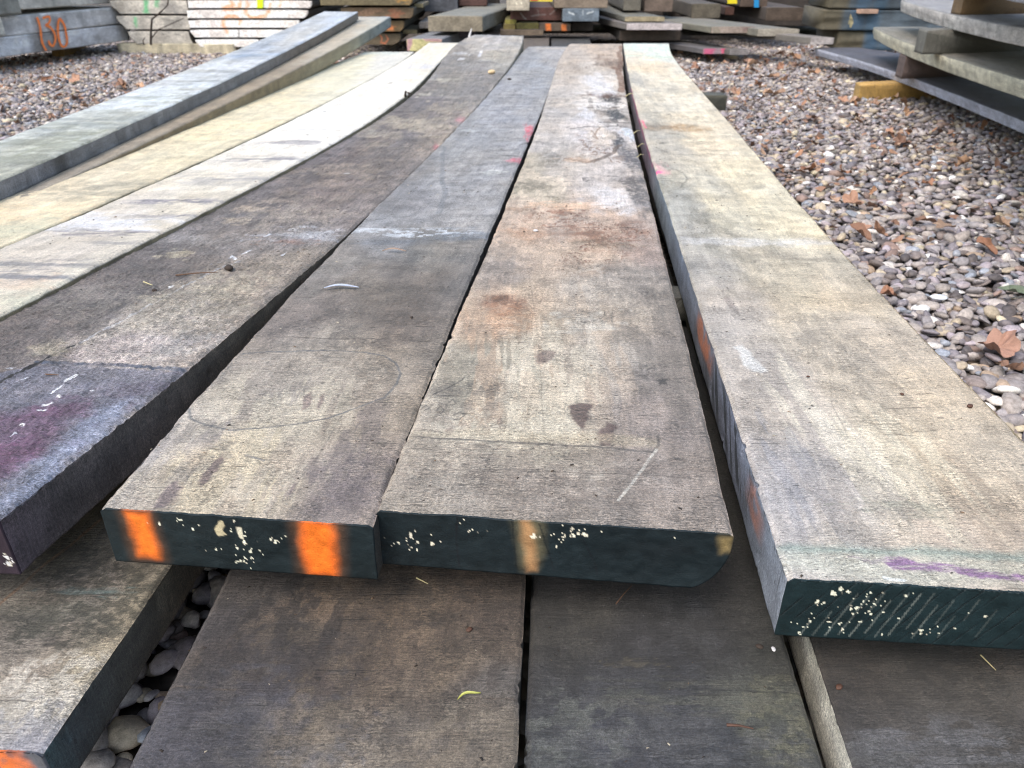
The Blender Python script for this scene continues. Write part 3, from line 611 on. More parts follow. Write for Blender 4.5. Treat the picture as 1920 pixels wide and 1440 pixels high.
# ---- D: very pale plank
zf = zsm((0.5, .209), (2, .207), (4, .217))
lf = pxp([(0, 467), (250, 360), (400, 290), (560, 220), (640, 180), (720, 133), (803, 80)], zf)
rt = pxp([(0, 581), (130, 526), (350, 416), (560, 305), (693, 222), (780, 160), (813, 133), (873, 80)], zf)
dn = ((-.80, .60), (-.605, .60))
D_MARKS = [('worn_or_sheen', (330, 378), (90, 6), (128, 124, 136), .7, .5, (22, 150)), ('worn_or_sheen', (180, 436), (110, 6), (124, 120, 128), .7, .5, (24, 170)), ('worn_or_sheen', (60, 500), (120, 12), (140, 138, 140), .6, .5, (30, 150)), ('worn_or_sheen', (60, 520), (90, 4), (96, 102, 116), .7, .5, (24, 200)), ('worn_or_sheen', (490, 298), (80, 5), (120, 118, 132), .6, .5, (18, 90)), ('worn_or_sheen', (560, 268), (70, 4), (140, 136, 146), .6, .5, (16, 80)), ('worn_or_sheen', (250, 455), (80, 5), (140, 138, 140), .6, .5, (24, 150)), ('worn_or_sheen', (330, 405), (80, 5), (150, 146, 152), .6, .5, (24, 130)), ('worn_or_sheen', (420, 336), (120, 10), (176, 172, 172), .5, .5, (20, 90)),('line', [(270, 375), (330, 380), (385, 377)], .007, (96, 92, 108), .5, 2), ('line', [(240, 412), (300, 410), (355, 402)], .004, (112, 110, 118), .6, 1.4), ('line', [(130, 436), (180, 438), (250, 437)], .005, (92, 88, 100), .5, 2),
 ('line', [(0, 516), (60, 518), (120, 521)], .004, (84, 92, 106), .5, 2), ('blob', (70, 497), (60, 6), (112, 112, 116), .5, 2, .5), ('line', [(215, 455), (260, 453), (300, 450)], .003, (130, 128, 130), .5, 1.4),
 ('line', [(430, 298), (490, 298), (555, 300)], .008, (86, 84, 100), .55, 2), ('line', [(520, 267), (550, 264), (600, 266)], .009, (122, 116, 128), .6, 1.4), ('line', [(560, 242), (610, 242)], .006, (150, 148, 154), .6, 1), ('line', [(400, 335), (440, 335), (500, 336)], .005, (120, 120, 130), .6, 1),
 ('blob', (800, 125), (18, 4), (188, 190, 204), .6, 1.8, .6), ('blob', (765, 150), (24, 4), (226, 206, 186), .6, 1.8, .6), ('blob', (50, 560), (60, 14), (200, 206, 184), .35, 1.2, .8), ('blob', (40, 535), (50, 10), (212, 184, 158), .5, 1.4, .7), ('blob', (200, 420), (120, 10), (226, 230, 242), .6, 1.6, .6),
 ('blob', (110, 470), (90, 14), (196, 186, 174), .4, 1.6, .7), ('blob', (825, 90), (20, 4), (228, 220, 190), .6, 1.4, .6), ('blob', (609, 209), (4, 1.5), (100, 96, 96), .8), ('blob', (733, 155), (4, 1.2), (90, 88, 88), .8)]
D_CTRL = [(60,500,(200,190,174)),(200,420,(216,208,192)),(120,455,(204,196,180)),(50,560,(206,200,180)),(350,350,(220,212,190)),(300,400,(214,206,186)),(450,300,(230,224,208)),(600,230,(238,236,226)),(700,160,(238,232,216)),(830,95,(226,220,200))]
plank('timber_plank', 'very pale white plank with dark cross streaks beside the dark purple-ended plank', 'plank',
  [dn[0]] + lf, [dn[1]] + rt, zf, .045, dn, (lf[-1], rt[-1]), 150, 420, 10, D_CTRL, marks=D_MARKS, side_l=(150, 140, 110), side_r=(140, 130, 104), group=TOPG, deg=4, seed=21, sat=.85, k=.90, rough=.6, grit=.7, streak=.6)

# ---- C: cream plank
zf = zsm((0.5, .204), (2, .203), (4, .203))
lf = pxp([(0, 353), (147, 300), (300, 232), (400, 188), (500, 158), (640, 115), (680, 97)], zf)
rt = pxp([(0, 464), (250, 357), (400, 287), (560, 217), (640, 180), (720, 133), (777, 97)], zf)
cn = ((-.99, .80), (-.765, .80))
C_MARKS = [('worn_or_sheen', (200, 360), (120, 16), (160, 152, 132), .5, .5, (30, 90)), ('worn_or_sheen', (60, 400), (120, 20), (226, 202, 162), .5, .5, (24, 70)), ('worn_or_sheen', (420, 240), (150, 20), (230, 212, 170), .4, .5, (16, 50)), ('worn_or_sheen', (120, 430), (120, 10), (176, 172, 156), .4, .5, (30, 120)), ('worn_or_sheen', (520, 180), (120, 14), (186, 180, 160), .4, .5, (14, 50)),('blob', (60, 395), (70, 10), (232, 214, 180), .5, 1.6, .6), ('blob', (190, 350), (40, 10), (150, 146, 130), .45, 2, .5), ('blob', (250, 345), (50, 6), (140, 134, 118), .4, 2.2, .5), ('line', [(640, 128), (700, 130)], .014, (180, 176, 160), .5, 1),
 ('blob', (700, 100), (40, 3), (196, 204, 196), .7, 1), ('blob', (30, 430), (60, 12), (206, 206, 178), .5, 1.4, .7), ('blob', (500, 190), (60, 10), (226, 208, 168), .5, 1.8, .6)]
C_CTRL = [(50,420,(204,192,156)),(200,330,(214,200,164)),(350,270,(214,202,162)),(100,370,(220,204,166)),(500,190,(214,204,166)),(650,130,(212,208,176)),(730,105,(208,206,192))]
plank('timber_plank', 'cream yellow plank, leftmost of the flush row and left of the white streaked plank', 'plank',
  [cn[0]] + lf, [cn[1]] + rt, zf, .045, cn, (lf[-1], rt[-1]), 150, 380, 10, C_CTRL, marks=C_MARKS, side_l=(150, 138, 104), side_r=(140, 130, 104), group=TOPG, deg=4, seed=25, sat=.75, k=1.0, rough=.6, grit=.7, streak=.6)

# ---- H: right pale plank
zf = zsm((0.35, .20), (2, .20), (4, .202))
lf = pxp([(1475, 1084), (1437, 971), (1394, 821), (1344, 678), (1297, 540), (1274, 446), (1253, 396), (1230, 325), (1203, 233), (1189, 188), (1176, 125), (1168, 81)], zf)
rt = pxp([(1894, 802), (1762, 665), (1650, 540), (1562, 450), (1495, 375), (1424, 300), (1387, 250), (1291, 142), (1255, 81)], zf)
hn = (lf[0], (.432, P(1920, 1101, .2)[1] - .012)); rt = [hn[1]] + rt
H_MARKS = [
 ('worn_or_sheen', (1560, 640), (70, 60), (136, 128, 118), .45, .5, (80, 40)), ('worn_or_sheen', (1680, 760), (70, 60), (138, 128, 114), .4, .5, (90, 40)), ('worn_or_sheen', (1480, 880), (70, 120), (140, 140, 146), .5, .5, (80, 10)), ('worn_or_sheen', (1800, 930), (140, 80), (148, 134, 118), .5, .5, (70, 12)), ('worn_or_sheen', (1560, 780), (90, 140), (214, 206, 188), .5, .5, (70, 8)), ('worn_or_sheen', (1700, 880), (110, 110), (212, 202, 180), .5, .5, (80, 9)), ('worn_or_sheen', (1620, 940), (140, 60), (150, 142, 134), .45, .5, (60, 9)), ('worn_or_sheen', (1350, 440), (50, 60), (128, 124, 112), .45, .5, (60, 40)),
 ('poly', [(1462, 1022), (1600, 1022), (1760, 1030), (1935, 1042), (1935, 1058), (1760, 1046), (1600, 1036), (1464, 1036)], .005, (118, 140, 134), .7, .6),
 ('poly', [(1470, 1030), (1700, 1036), (1940, 1050), (1940, 1100), (1478, 1080)], .01, (178, 186, 172), .4, .6),
 ('poly', [(1590, 1046), (1680, 1050), (1800, 1062), (1940, 1074), (1960, 1084), (1900, 1090), (1760, 1074), (1680, 1070), (1660, 1056)], .0022, (128, 88, 138), .85, 1.6),
 ('line', [(1655, 1084), (1694, 1088)], .0018, (224, 228, 226), .9, .8), ('poly', [(1376, 650), (1392, 646), (1404, 660), (1430, 684), (1436, 698), (1414, 698), (1396, 686), (1390, 668)], .0025, (216, 216, 214), .7, 1),
 ('blob', (1368, 565), (8, 14), (110, 98, 96), .5, 1), ('blob', (1620, 720), (70, 30), (150, 142, 130), .4, 1.4, .8), ('blob', (1580, 650), (50, 40), (152, 144, 132), .35, 1.4, .8), ('blob', (1700, 950), (70, 10), (140, 144, 128), .4, 1.8, .6),
 ('poly', [(1262, 443), (1400, 446), (1585, 452), (1590, 460), (1400, 462), (1268, 458)], .006, (224, 224, 226), .42, 1.4), ('blob', (1540, 487), (60, 4), (122, 116, 104), .6, 2, .4), ('blob', (1460, 478), (60, 5), (150, 142, 128), .4, 2, .5),
 ('blob', (1265, 239), (55, 5), (160, 120, 66), .75, 1.3, .7), ('blob', (1230, 236), (22, 4), (120, 108, 92), .6, 1.4, .6), ('blob', (1225, 215), (20, 22), (128, 128, 122), .4, 1.4, .7), ('blob', (1255, 345), (26, 16), (136, 132, 116), .5, 1.2, .6),
 ('line', [(1245, 322), (1262, 316), (1280, 324), (1288, 336), (1275, 352)], .003, (110, 108, 98), .6, 1), ('line', [(1405, 392), (1436, 388)], .003, (120, 112, 96), .6, 1), ('blob', (1240, 318), (10, 10), (222, 150, 160), .5, 1.4, .6), ('blob', (1236, 323), (9, 2.5), (255, 92, 150), .95, .8, .4), ('line', [(1205, 225), (1210, 240)], .004, (230, 100, 130), .8, 1),
 ('blob', (1210, 90), (50, 6), (200, 220, 208), .6, 1.2, .6), ('line', [(1176, 104), (1275, 108)], .03, (168, 208, 192), .5, .8), ('blob', (1220, 128), (50, 6), (206, 178, 140), .5, 1.6, .7), ('blob', (1195, 150), (14, 14), (140, 140, 140), .5, 1.2, .6),
 ('line', [(1220, 211), (1255, 214)], .004, (88, 84, 80), .7, 1), ('line', [(1190, 222), (1300, 218), (1330, 222)], .004, (150, 130, 104), .4, 1), ('line', [(1240, 269), (1255, 270)], .005, (90, 88, 80), .8, 1),
 ('blob', (1500, 540), (80, 16), (168, 158, 140), .3, 2, .7), ('line', [(1555, 700), (1560, 760), (1590, 820)], .0008, (120, 112, 100), .4, 1), ('line', [(1700, 560), (1560, 580)], .0006, (120, 112, 100), .0, 1)]
H_CTRL = [(1600,1000,(180,174,164)),(1800,980,(182,170,154)),(1500,950,(176,172,168)),(1500,820,(174,168,160)),(1460,900,(170,168,168)),(1700,830,(198,187,166)),(1850,900,(190,178,158)),(1600,720,(190,180,162)),(1450,720,(172,166,158)),(1750,720,(194,182,162)),(1400,600,(166,161,154)),(1500,600,(194,184,164)),(1600,560,(192,180,158)),(1650,640,(178,168,152)),(1450,520,(196,187,166)),(1330,500,(158,155,148)),(1350,480,(166,163,152)),(1500,500,(186,178,158)),(1350,400,(198,192,170)),(1450,400,(210,202,176)),(1280,380,(160,159,150)),(1300,330,(186,182,166)),(1400,330,(212,203,176)),(1330,270,(210,198,172)),(1240,270,(176,171,158)),(1250,180,(204,197,178)),(1300,200,(214,205,182)),(1220,120,(212,202,180)),(1210,90,(204,210,198))]
h_ = plank('timber_plank', 'pale cream plank at the right edge with a purple smear near its green end', 'plank',
  lf, rt, zf, .050, hn, (lf[-1], rt[-1]), 330, 640, 30, H_CTRL, marks=H_MARKS,
  side_l=[(.3, (150, 154, 162)), (.45, (126, 136, 152)), (.6, (112, 118, 136)), (.8, (108, 112, 122)), (1.0, (118, 128, 146)), (1.4, (128, 140, 150)), (1.7, (122, 108, 124)), (2.4, (128, 124, 134)), (4, (128, 130, 140))],
  side_marks_l=[(.72, .83, .004, .032, (196, 112, 62), .75, False), (.50, .71, .004, .042, (24, 34, 44), .9, True), (.455, .50, .008, .030, (190, 112, 66), .6, False), (.56, .8, .03, .06, (36, 44, 52), .6, True), (1.55, 2.6, .0, .012, (206, 92, 130), .6, False)],
  side_r=(160, 150, 126), group=TOPG, deg=4, seed=31, sat=1.0, k=1.02, rough=.60, grit=.85,
  end=dict(base=(26, 48, 53), ring=(.62, .0115), nx=300, nd=54, chips=[(1500 + 2 * q_, 1184 - 3 * q_, 5, 6, 2, .0016) for q_ in range(0, 22, 4)] + [(1575 + 2 * q_, 1184 - 3 * q_, 4, 5, 2, .0013) for q_ in range(0, 28, 3)] + [(1650 + 2 * q_, 1186 - 3 * q_, 4, 5, 2, .0011) for q_ in range(0, 26, 4)] + [(1530, 1165, 40, 14, 16, .0018), (1590, 1130, 60, 24, 18, .0015), (1570, 1105, 14, 6, 3, .0032), (1660, 1110, 40, 30, 14, .0012), (1750, 1180, 30, 12, 18, .0010), (1650, 1150, 120, 30, 20, .0012)],
    marks=[('line', [(1497 + i_ * 23 + q_ * .8, 1188 - q_ + i_ * .8), (1497 + i_ * 23 + (q_ + l_) * .8, 1188 - q_ - l_ + i_ * .8)], .0008, (150, 156, 150), al_ * .5, .6) for i_, q_, l_, al_ in [(0, 4, 22, .6), (1, 2, 44, .4), (2, 20, 60, .45), (2, 3, 14, .9), (3, 6, 70, .5), (4, 2, 30, .8), (4, 50, 34, .4), (5, 10, 60, .6), (6, 4, 80, .45), (7, 8, 50, .7), (7, 62, 22, .8), (8, 20, 66, .4), (9, 4, 60, .5), (10, 30, 44, .35), (11, 6, 40, .35), (12, 40, 36, .3), (14, 10, 50, .25)]]))

# ---- A and B: the two bowed planks on the left
zf = zsm((1.0, .228), (2.5, .270), (3.9, .328))
lf = pxp([(0, 264), (230, 172), (467, 88), (540, 52), (603, 21)], zf); rt = pxp([(0, 337), (123, 283), (267, 220), (377, 173), (480, 123), (567, 77), (640, 40), (673, 22)], zf)
an = ((-.98, .85), (-.80, .85))
plank('timber_plank', 'grey-green plank bowed upwards at the far left, lying on the tan bowed plank', 'plank',
  lf, rt, zf, .032, an, (lf[-1], rt[-1]), 110, 360, 8, [(50, 290, (176, 180, 156)), (150, 230, (182, 190, 180)), (300, 160, (186, 194, 198)), (250, 200, (176, 186, 176)), (400, 120, (184, 188, 182)), (480, 90, (158, 172, 188)), (540, 70, (186, 190, 190)), (600, 45, (176, 190, 206)), (640, 26, (118, 160, 206))],
  marks=[('worn_or_sheen', (100, 260), (150, 40), (128, 130, 112), .55, .5, (16, 60)), ('worn_or_sheen', (300, 170), (150, 30), (224, 230, 236), .55, .5, (10, 46)), ('worn_or_sheen', (450, 105), (120, 24), (220, 224, 230), .5, .5, (8, 36)), ('worn_or_sheen', (200, 230), (140, 20), (140, 146, 146), .5, .5, (14, 50)), ('worn_or_sheen', (520, 75), (90, 20), (120, 136, 156), .5, .5, (8, 30)), ('line', [(30, 290), (80, 270), (140, 262), (200, 240)], .006, (140, 142, 116), .5, 2), ('line', [(440, 80), (500, 70), (560, 75)], .03, (140, 160, 184), .5, 2), ('line', [(606, 24), (672, 24)], .09, (104, 152, 202), .8, .6)],
  side_l=(120, 116, 108), side_r=[(1, (128, 132, 140)), (1.42, (124, 126, 134)), (1.44, (60, 62, 66)), (1.46, (60, 62, 66)), (1.48, (126, 128, 134)), (2.5, (132, 132, 134)), (3, (110, 100, 90)), (4, (96, 92, 90))], deg=2, seed=41, sat=.6, k=1.0, grit=.9, streak=1.3, rough=.5)
zf = zsm((1.0, .196), (2.5, .238), (3.9, .290))
rt = pxp([(300, 252), (440, 188), (480, 166), (550, 132), (620, 93), (660, 72), (697, 53), (733, 31)], zf)
lf = [(x - .2, y) for x, y in rt]; bn = ((rt[0][0] - .2, .95), (rt[0][0] + .0, .95))
plank('timber_plank', 'tan bowed plank with blue-tipped far end, squeezed beneath the grey-green plank', 'plank',
  lf, rt, zf, .046, bn, ((rt[-1][0] - .2, rt[-1][1]), rt[-1]), 60, 260, 8, [(640, 70, (176, 168, 150)), (500, 150, (150, 138, 118)), (700, 45, (180, 176, 160)), (722, 33, (110, 164, 206))],
  marks=[('line', [(675, 32), (732, 32)], .11, (92, 158, 206), .9, .4)], side_l=(120, 110, 90), side_r=[(1, (128, 112, 88)), (2.5, (142, 128, 98)), (3.3, (150, 142, 116)), (4, (140, 150, 150))], deg=2, seed=47, grit=.7, streak=.7)

# ---- lower layer
zl = zi((0, ZL), (9, ZL)); LG = 'planks of the lower layer under the top row'
def line2(x0, y0, x1, y1): return [(x0 + (x1 - x0) * t, y0 + (y1 - y0) * t) for t in (0, .33, .66, 1)]
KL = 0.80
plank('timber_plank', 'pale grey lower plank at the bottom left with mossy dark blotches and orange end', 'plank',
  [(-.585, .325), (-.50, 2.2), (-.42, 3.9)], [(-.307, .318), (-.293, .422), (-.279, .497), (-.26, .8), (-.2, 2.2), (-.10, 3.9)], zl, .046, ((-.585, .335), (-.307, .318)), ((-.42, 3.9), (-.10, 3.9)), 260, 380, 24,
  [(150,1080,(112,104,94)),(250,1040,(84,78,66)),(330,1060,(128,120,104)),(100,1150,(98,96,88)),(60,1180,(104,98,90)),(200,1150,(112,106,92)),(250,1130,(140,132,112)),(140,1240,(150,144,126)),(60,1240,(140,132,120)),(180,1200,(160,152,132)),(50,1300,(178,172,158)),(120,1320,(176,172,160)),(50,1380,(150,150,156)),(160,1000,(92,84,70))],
  marks=[('worn_or_sheen', (200, 1130), (140, 60), (62, 60, 50), .7, .5, (190, 230)), ('worn_or_sheen', (110, 1180), (100, 36), (60, 58, 50), .75, .5, (150, 260)), ('worn_or_sheen', (180, 1060), (140, 40), (58, 54, 44), .7, .5, (160, 230)), ('worn_or_sheen', (120, 1280), (130, 50), (206, 200, 188), .5, .5, (140, 120)), ('worn_or_sheen', (60, 1350), (90, 40), (128, 130, 138), .5, .5, (160, 140)), ('blob', (60, 1160), (100, 16), (70, 70, 62), .4, 2, .5), ('poly', [(76, 1215), (92, 1194), (112, 1196), (90, 1222)], .002, (72, 66, 62), .7, 1.4), ('line', [(-30, 1160), (60, 1080), (160, 998), (230, 940)], .0022, (124, 92, 66), .6, .8), ('line', [(-30, 1150), (60, 1070), (160, 988)], .0009, (80, 70, 60), .7, .8),
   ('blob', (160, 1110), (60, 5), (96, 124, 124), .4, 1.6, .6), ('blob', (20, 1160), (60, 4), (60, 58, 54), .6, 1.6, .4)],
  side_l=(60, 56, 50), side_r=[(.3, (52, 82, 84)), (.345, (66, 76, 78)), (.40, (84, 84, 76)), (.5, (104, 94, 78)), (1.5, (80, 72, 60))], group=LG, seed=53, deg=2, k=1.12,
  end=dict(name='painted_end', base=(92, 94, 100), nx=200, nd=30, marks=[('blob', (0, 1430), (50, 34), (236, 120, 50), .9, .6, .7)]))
L2l = [(-.244, .307), (-.235, .415), (-.232, .491), (-.20, 1.6), (.06, 5.45)]; L2r = [(.001, .307), (.012, .40), (.018, .485), (.06, 1.8), (.250, 5.45)]
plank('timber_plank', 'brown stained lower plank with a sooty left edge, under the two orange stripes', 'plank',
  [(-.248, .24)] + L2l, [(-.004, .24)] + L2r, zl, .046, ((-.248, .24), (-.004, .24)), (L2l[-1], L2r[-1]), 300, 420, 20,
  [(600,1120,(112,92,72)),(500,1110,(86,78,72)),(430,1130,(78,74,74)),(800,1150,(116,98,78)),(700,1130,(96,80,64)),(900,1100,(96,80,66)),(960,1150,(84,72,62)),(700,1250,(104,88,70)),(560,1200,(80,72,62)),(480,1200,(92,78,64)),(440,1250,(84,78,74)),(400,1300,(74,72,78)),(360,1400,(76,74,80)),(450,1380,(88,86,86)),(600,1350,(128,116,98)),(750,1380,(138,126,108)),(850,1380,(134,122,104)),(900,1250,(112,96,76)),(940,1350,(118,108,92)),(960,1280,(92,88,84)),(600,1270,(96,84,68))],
  marks=[('line', [(318, 1288), (450, 1294), (600, 1302), (720, 1306), (966, 1312)], .0010, (84, 72, 60), .7, .6), ('worn_or_sheen', (540, 1170), (110, 80), (44, 40, 40), .75, .5, (110, 70)), ('worn_or_sheen', (560, 1260), (110, 60), (52, 46, 46), .65, .5, (120, 80)), ('worn_or_sheen', (450, 1330), (120, 110), (60, 58, 64), .6, .5, (90, 120)), ('worn_or_sheen', (430, 1200), (60, 90), (58, 54, 56), .7, .5, (60, 60)), ('worn_or_sheen', (800, 1250), (200, 130), (70, 60, 54), .45, .5, (150, 110)), ('worn_or_sheen', (720, 1390), (200, 50), (90, 84, 80), .45, .5, (90, 130)), ('worn_or_sheen', (760, 1130), (200, 60), (56, 50, 46), .5, .5, (70, 110)), ('blob', (610, 1280), (40, 24), (82, 70, 66), .4, 1.2, .7), ('blob', (560, 1230), (70, 30), (62, 58, 58), .45, 2.6, .35),
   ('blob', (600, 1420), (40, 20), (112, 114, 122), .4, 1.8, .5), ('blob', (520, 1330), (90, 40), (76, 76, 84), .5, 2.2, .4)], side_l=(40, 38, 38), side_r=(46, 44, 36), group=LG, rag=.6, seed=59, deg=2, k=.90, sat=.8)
ZS3 = 1.0224; zl3 = zi((0, .10), (9, .10)); s3 = lambda q: [(a_ * ZS3, b_ * ZS3) for a_, b_ in q]
L3l = [(.005, .307), (.016, .40), (.023, .485), (.07, 1.8), (.262, 5.45)]; L3r = [(.197, .307), (.213, .41), (.222, .6), (.28, 1.8), (.505, 5.45)]
L3l = s3(L3l); L3r = s3(L3r)
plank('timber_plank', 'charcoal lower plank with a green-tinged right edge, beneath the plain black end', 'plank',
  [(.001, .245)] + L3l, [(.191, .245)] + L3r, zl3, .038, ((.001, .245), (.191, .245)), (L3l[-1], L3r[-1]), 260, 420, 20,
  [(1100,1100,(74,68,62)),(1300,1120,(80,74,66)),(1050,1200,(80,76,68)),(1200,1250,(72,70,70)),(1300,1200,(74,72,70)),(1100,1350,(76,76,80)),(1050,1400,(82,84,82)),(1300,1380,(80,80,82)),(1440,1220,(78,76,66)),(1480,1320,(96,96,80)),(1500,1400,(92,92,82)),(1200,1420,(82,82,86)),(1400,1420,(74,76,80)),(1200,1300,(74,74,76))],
  marks=[('worn_or_sheen', (1480, 1350), (90, 80), (128, 126, 104), .65, .5, (90, 130)), ('worn_or_sheen', (1080, 1370), (110, 70), (120, 122, 116), .6, .5, (100, 130)), ('worn_or_sheen', (1250, 1400), (260, 50), (110, 110, 112), .45, .5, (60, 160)), ('worn_or_sheen', (1200, 1180), (260, 90), (48, 46, 46), .5, .5, (60, 110)), ('worn_or_sheen', (1340, 1310), (200, 30), (112, 110, 100), .5, .5, (50, 200)), ('blob', (1400, 1310), (120, 10), (104, 106, 96), .5, 2.4, .4), ('blob', (1080, 1350), (40, 30), (112, 114, 108), .5, 2.6, .3), ('blob', (1190, 1245), (30, 6), (104, 96, 76), .5, 2.2, .4), ('blob', (1360, 1280), (120, 6), (100, 100, 90), .5, 2.4, .4),
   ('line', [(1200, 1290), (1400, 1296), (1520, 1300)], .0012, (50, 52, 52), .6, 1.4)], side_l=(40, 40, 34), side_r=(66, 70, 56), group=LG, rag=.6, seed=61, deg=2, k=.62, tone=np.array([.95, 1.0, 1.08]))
L4l = [(.2165, .307), (.229, .41), (.247, .6), (.30, 1.8), (.42, 3.9)]
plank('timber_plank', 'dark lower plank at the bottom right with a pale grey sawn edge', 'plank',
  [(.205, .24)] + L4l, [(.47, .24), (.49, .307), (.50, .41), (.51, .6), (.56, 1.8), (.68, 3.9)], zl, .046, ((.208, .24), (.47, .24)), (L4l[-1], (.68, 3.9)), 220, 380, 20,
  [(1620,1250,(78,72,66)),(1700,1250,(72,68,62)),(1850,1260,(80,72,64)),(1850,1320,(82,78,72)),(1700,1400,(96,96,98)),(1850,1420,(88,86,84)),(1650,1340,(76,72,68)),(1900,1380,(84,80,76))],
  marks=[('worn_or_sheen', (1760, 1400), (160, 50), (124, 124, 128), .55, .5, (60, 160)), ('worn_or_sheen', (1720, 1270), (160, 50), (48, 44, 42), .5, .5, (80, 130)), ('blob', (1750, 1400), (110, 14), (120, 120, 124), .5, 2.4, .4), ('blob', (1650, 1430), (50, 20), (112, 112, 110), .5, 2.2, .4)], side_l=[(0, (250, 248, 240)), (.4, (246, 242, 226)), (.6, (110, 104, 92)), (4, (80, 76, 70))], side_r=(50, 48, 44), group=LG, rag=.35, seed=67, deg=2, k=.64)
plank('timber_plank', 'lower plank hidden under the cream and white planks', 'plank',
  [(-.93, 1.2), (-.86, 2.4), (-.78, 3.5)], [(-.68, 1.2), (-.6, 2.4), (-.5, 3.5)], zl, .046, ((-.93, 1.2), (-.68, 1.2)), ((-.78, 3.5), (-.5, 3.5)), 20, 60, 4, [(300, 300, (130, 120, 104))], seed=69, deg=2)

# ---- simple sawn timbers (bearers, stickers, far piles)
def timber(name, label, cat, corners, z0, z1, col, endcol=None, group=None, seed=1, endmarks=(), wane_r=0., wane_l=0., part='sawn_end', grit=.8, rough=.7, ncol=10, nrow=24, chips=()):
    """corners: near-left, near-right, far-right, far-left XY"""
    nl, nr, fr_, fl_ = corners
    info = plank(name, label, cat, [nl, fl_], [nr, fr_], zi((-9, z1), (19, z1)), z1 - z0, (nl, nr), (fl_, fr_), ncol, nrow, 8,
                 [(960, 300, col)], side_l=tuple(int(c * .92) for c in col), side_r=tuple(int(c * .92) for c in col), deg=1, seed=seed, group=group, grit=grit, rough=rough, rag=.8, chamfer_r=wane_r, chamfer_l=wane_l)
    if endcol is not None:
        paint_end(info, name=part, base=endcol, marks=endmarks, nx=60, nd=24, seed=seed, mottled=.8, proud=.003, chips=chips)
    return info
def ribbon(name, label, cat, A, B, depth, z0, z1, col, **kw):
    """timber whose long side faces the camera: from A to B (XY of the front edge), running left to right"""
    A = np.array(A, float); B = np.array(B, float); d = B - A; n = np.array([-d[1], d[0]]); n /= np.linalg.norm(n)
    V = []; F = []; nx = 90; nz = 12; seed = kw.get('seed', 5)
    s = np.linspace(0, 1, nx)
    prof = [(0, z0)] + [(0, z0 + (z1 - z0) * q) for q in np.linspace(0, 1, nz)[1:]] + [(depth * q, z1) for q in (.25, .5, .75, 1)] + [(depth, z0), (depth * .5, z0)]
    prof = np.array(prof); m = len(prof); L = np.linalg.norm(d)
    S, I = np.meshgrid(s, np.arange(m), indexing='ij'); dep = prof[I, 0]; zz = prof[I, 1]
    tz = (zz - z0) / (z1 - z0)
    wv = (fbm(S * L * 3, tz * 2, seed, 4) - .5) * kw.get('wav', .02)
    if kw.get('wane'):      # ragged natural ends
        S = S - kw['wane'] / L * (S > .5) * (1 - tz) * (S - .5) * 2
    X = A[0] + d[0] * S + n[0] * (dep + wv * (dep < .01)); Y = A[1] + d[1] * S + n[1] * (dep + wv * (dep < .01))
    Z = zz + (fbm(S * L * 2, dep * 3, seed + 2, 3) - .5) * .008
    Vv = np.stack([X, Y, Z], -1).reshape(-1, 3)
    i = np.arange(nx - 1)[:, None] * m; j = np.arange(m)[None]; j2 = (j + 1) % m
    Fq = np.stack([i + j, i + m + j, i + m + j2, i + j2], -1).reshape(-1, 4)
    col_ = np.broadcast_to(lin(col) * KALB, Vv.shape).copy()
    U = (S * L).reshape(-1); T_ = (zz + dep).reshape(-1)
    col_ *= (1 + 1.0 * (fbm(U * 9, T_ * 14, seed + 4, 4) - .5) + .8 * (fbm(U * 30, T_ * 3, seed + 6, 3) - .5))[:, None]
    for (c2, f0, f1, rgb) in kw.get('bands', ()):
        a = (sst(f0 - .02, f0, S.reshape(-1)) * (1 - sst(f1, f1 + .02, S.reshape(-1))) * c2)[:, None]; col_ = col_ * (1 - a) + lin(rgb) * KALB * a
    root = empty(name, (float(A[0]), float(A[1]), float(z0))); tag(root, label, cat, kw.get('group'))
    loc = np.array(root.location)
    pcv = np.stack([T_ + seed, U + seed, np.full(len(U), seed)], -1)
    col_ = np.clip(col_, .01, .8)
    mesh_np('board', Vv - loc, [Fq, np.arange(m)[None], ((nx - 1) * m + np.arange(m))[None, ::-1]], WOOD,
            {'pc': ('FLOAT_VECTOR', pcv), 'base': ('FLOAT_COLOR', np.concatenate([col_, np.ones((len(col_), 1))], 1)), 'grit': ('FLOAT', np.full(len(U), .8)), 'rough': ('FLOAT', np.full(len(U), .7))}, root)
    return root, A, B, n
def simple(name, label, cat, corners, z0, z1, col, **kw): return timber(name, label, cat, corners, z0, z1, col, kw.pop('endcol', None), **kw)

# stickers between the two layers and bearers on the ground
BG = 'spacers under the planks'
simple('wooden_spacer', 'grey timber spacer between the layers near the far end of the planks', 'spacer', ((-.80, 2.62), (.585, 2.62), (.585, 2.70), (-.80, 2.70)), .1125, .149, (96, 98, 88), seed=71, group=BG)
simple('wooden_spacer', 'narrow grey spacer glimpsed in the gap left of the pale right plank', 'spacer', ((-.80, .985), (.262, .985), (.262, 1.03), (-.80, 1.03)), .1125, .149, (120, 120, 112), seed=72, group=BG)
for i, (x0, x1, y0, y1) in enumerate(((-.92, P(1360, 208, 0)[0], P(1360, 208, 0)[1], P(1360, 208, 0)[1] + .09), (-.60, .52, 1.10, 1.19))):
    simple('ground_bearer', ('squared grey-green bearer end poking out on the gravel right of the pale plank', 'square timber bearer on the gravel under the near half of the planks')[i], 'bearer', ((x0, y0), (x1, y0), (x1, y1), (x0, y1)), -.01, .0625, (92, 92, 80), seed=73 + i)
simple('wooden_spacer', 'short block under the bowed planks on the left', 'spacer', ((-1.06, 3.0), (-.62, 3.0), (-.62, 3.08), (-1.06, 3.08)), -.01, .20, (90, 84, 70), seed=77)

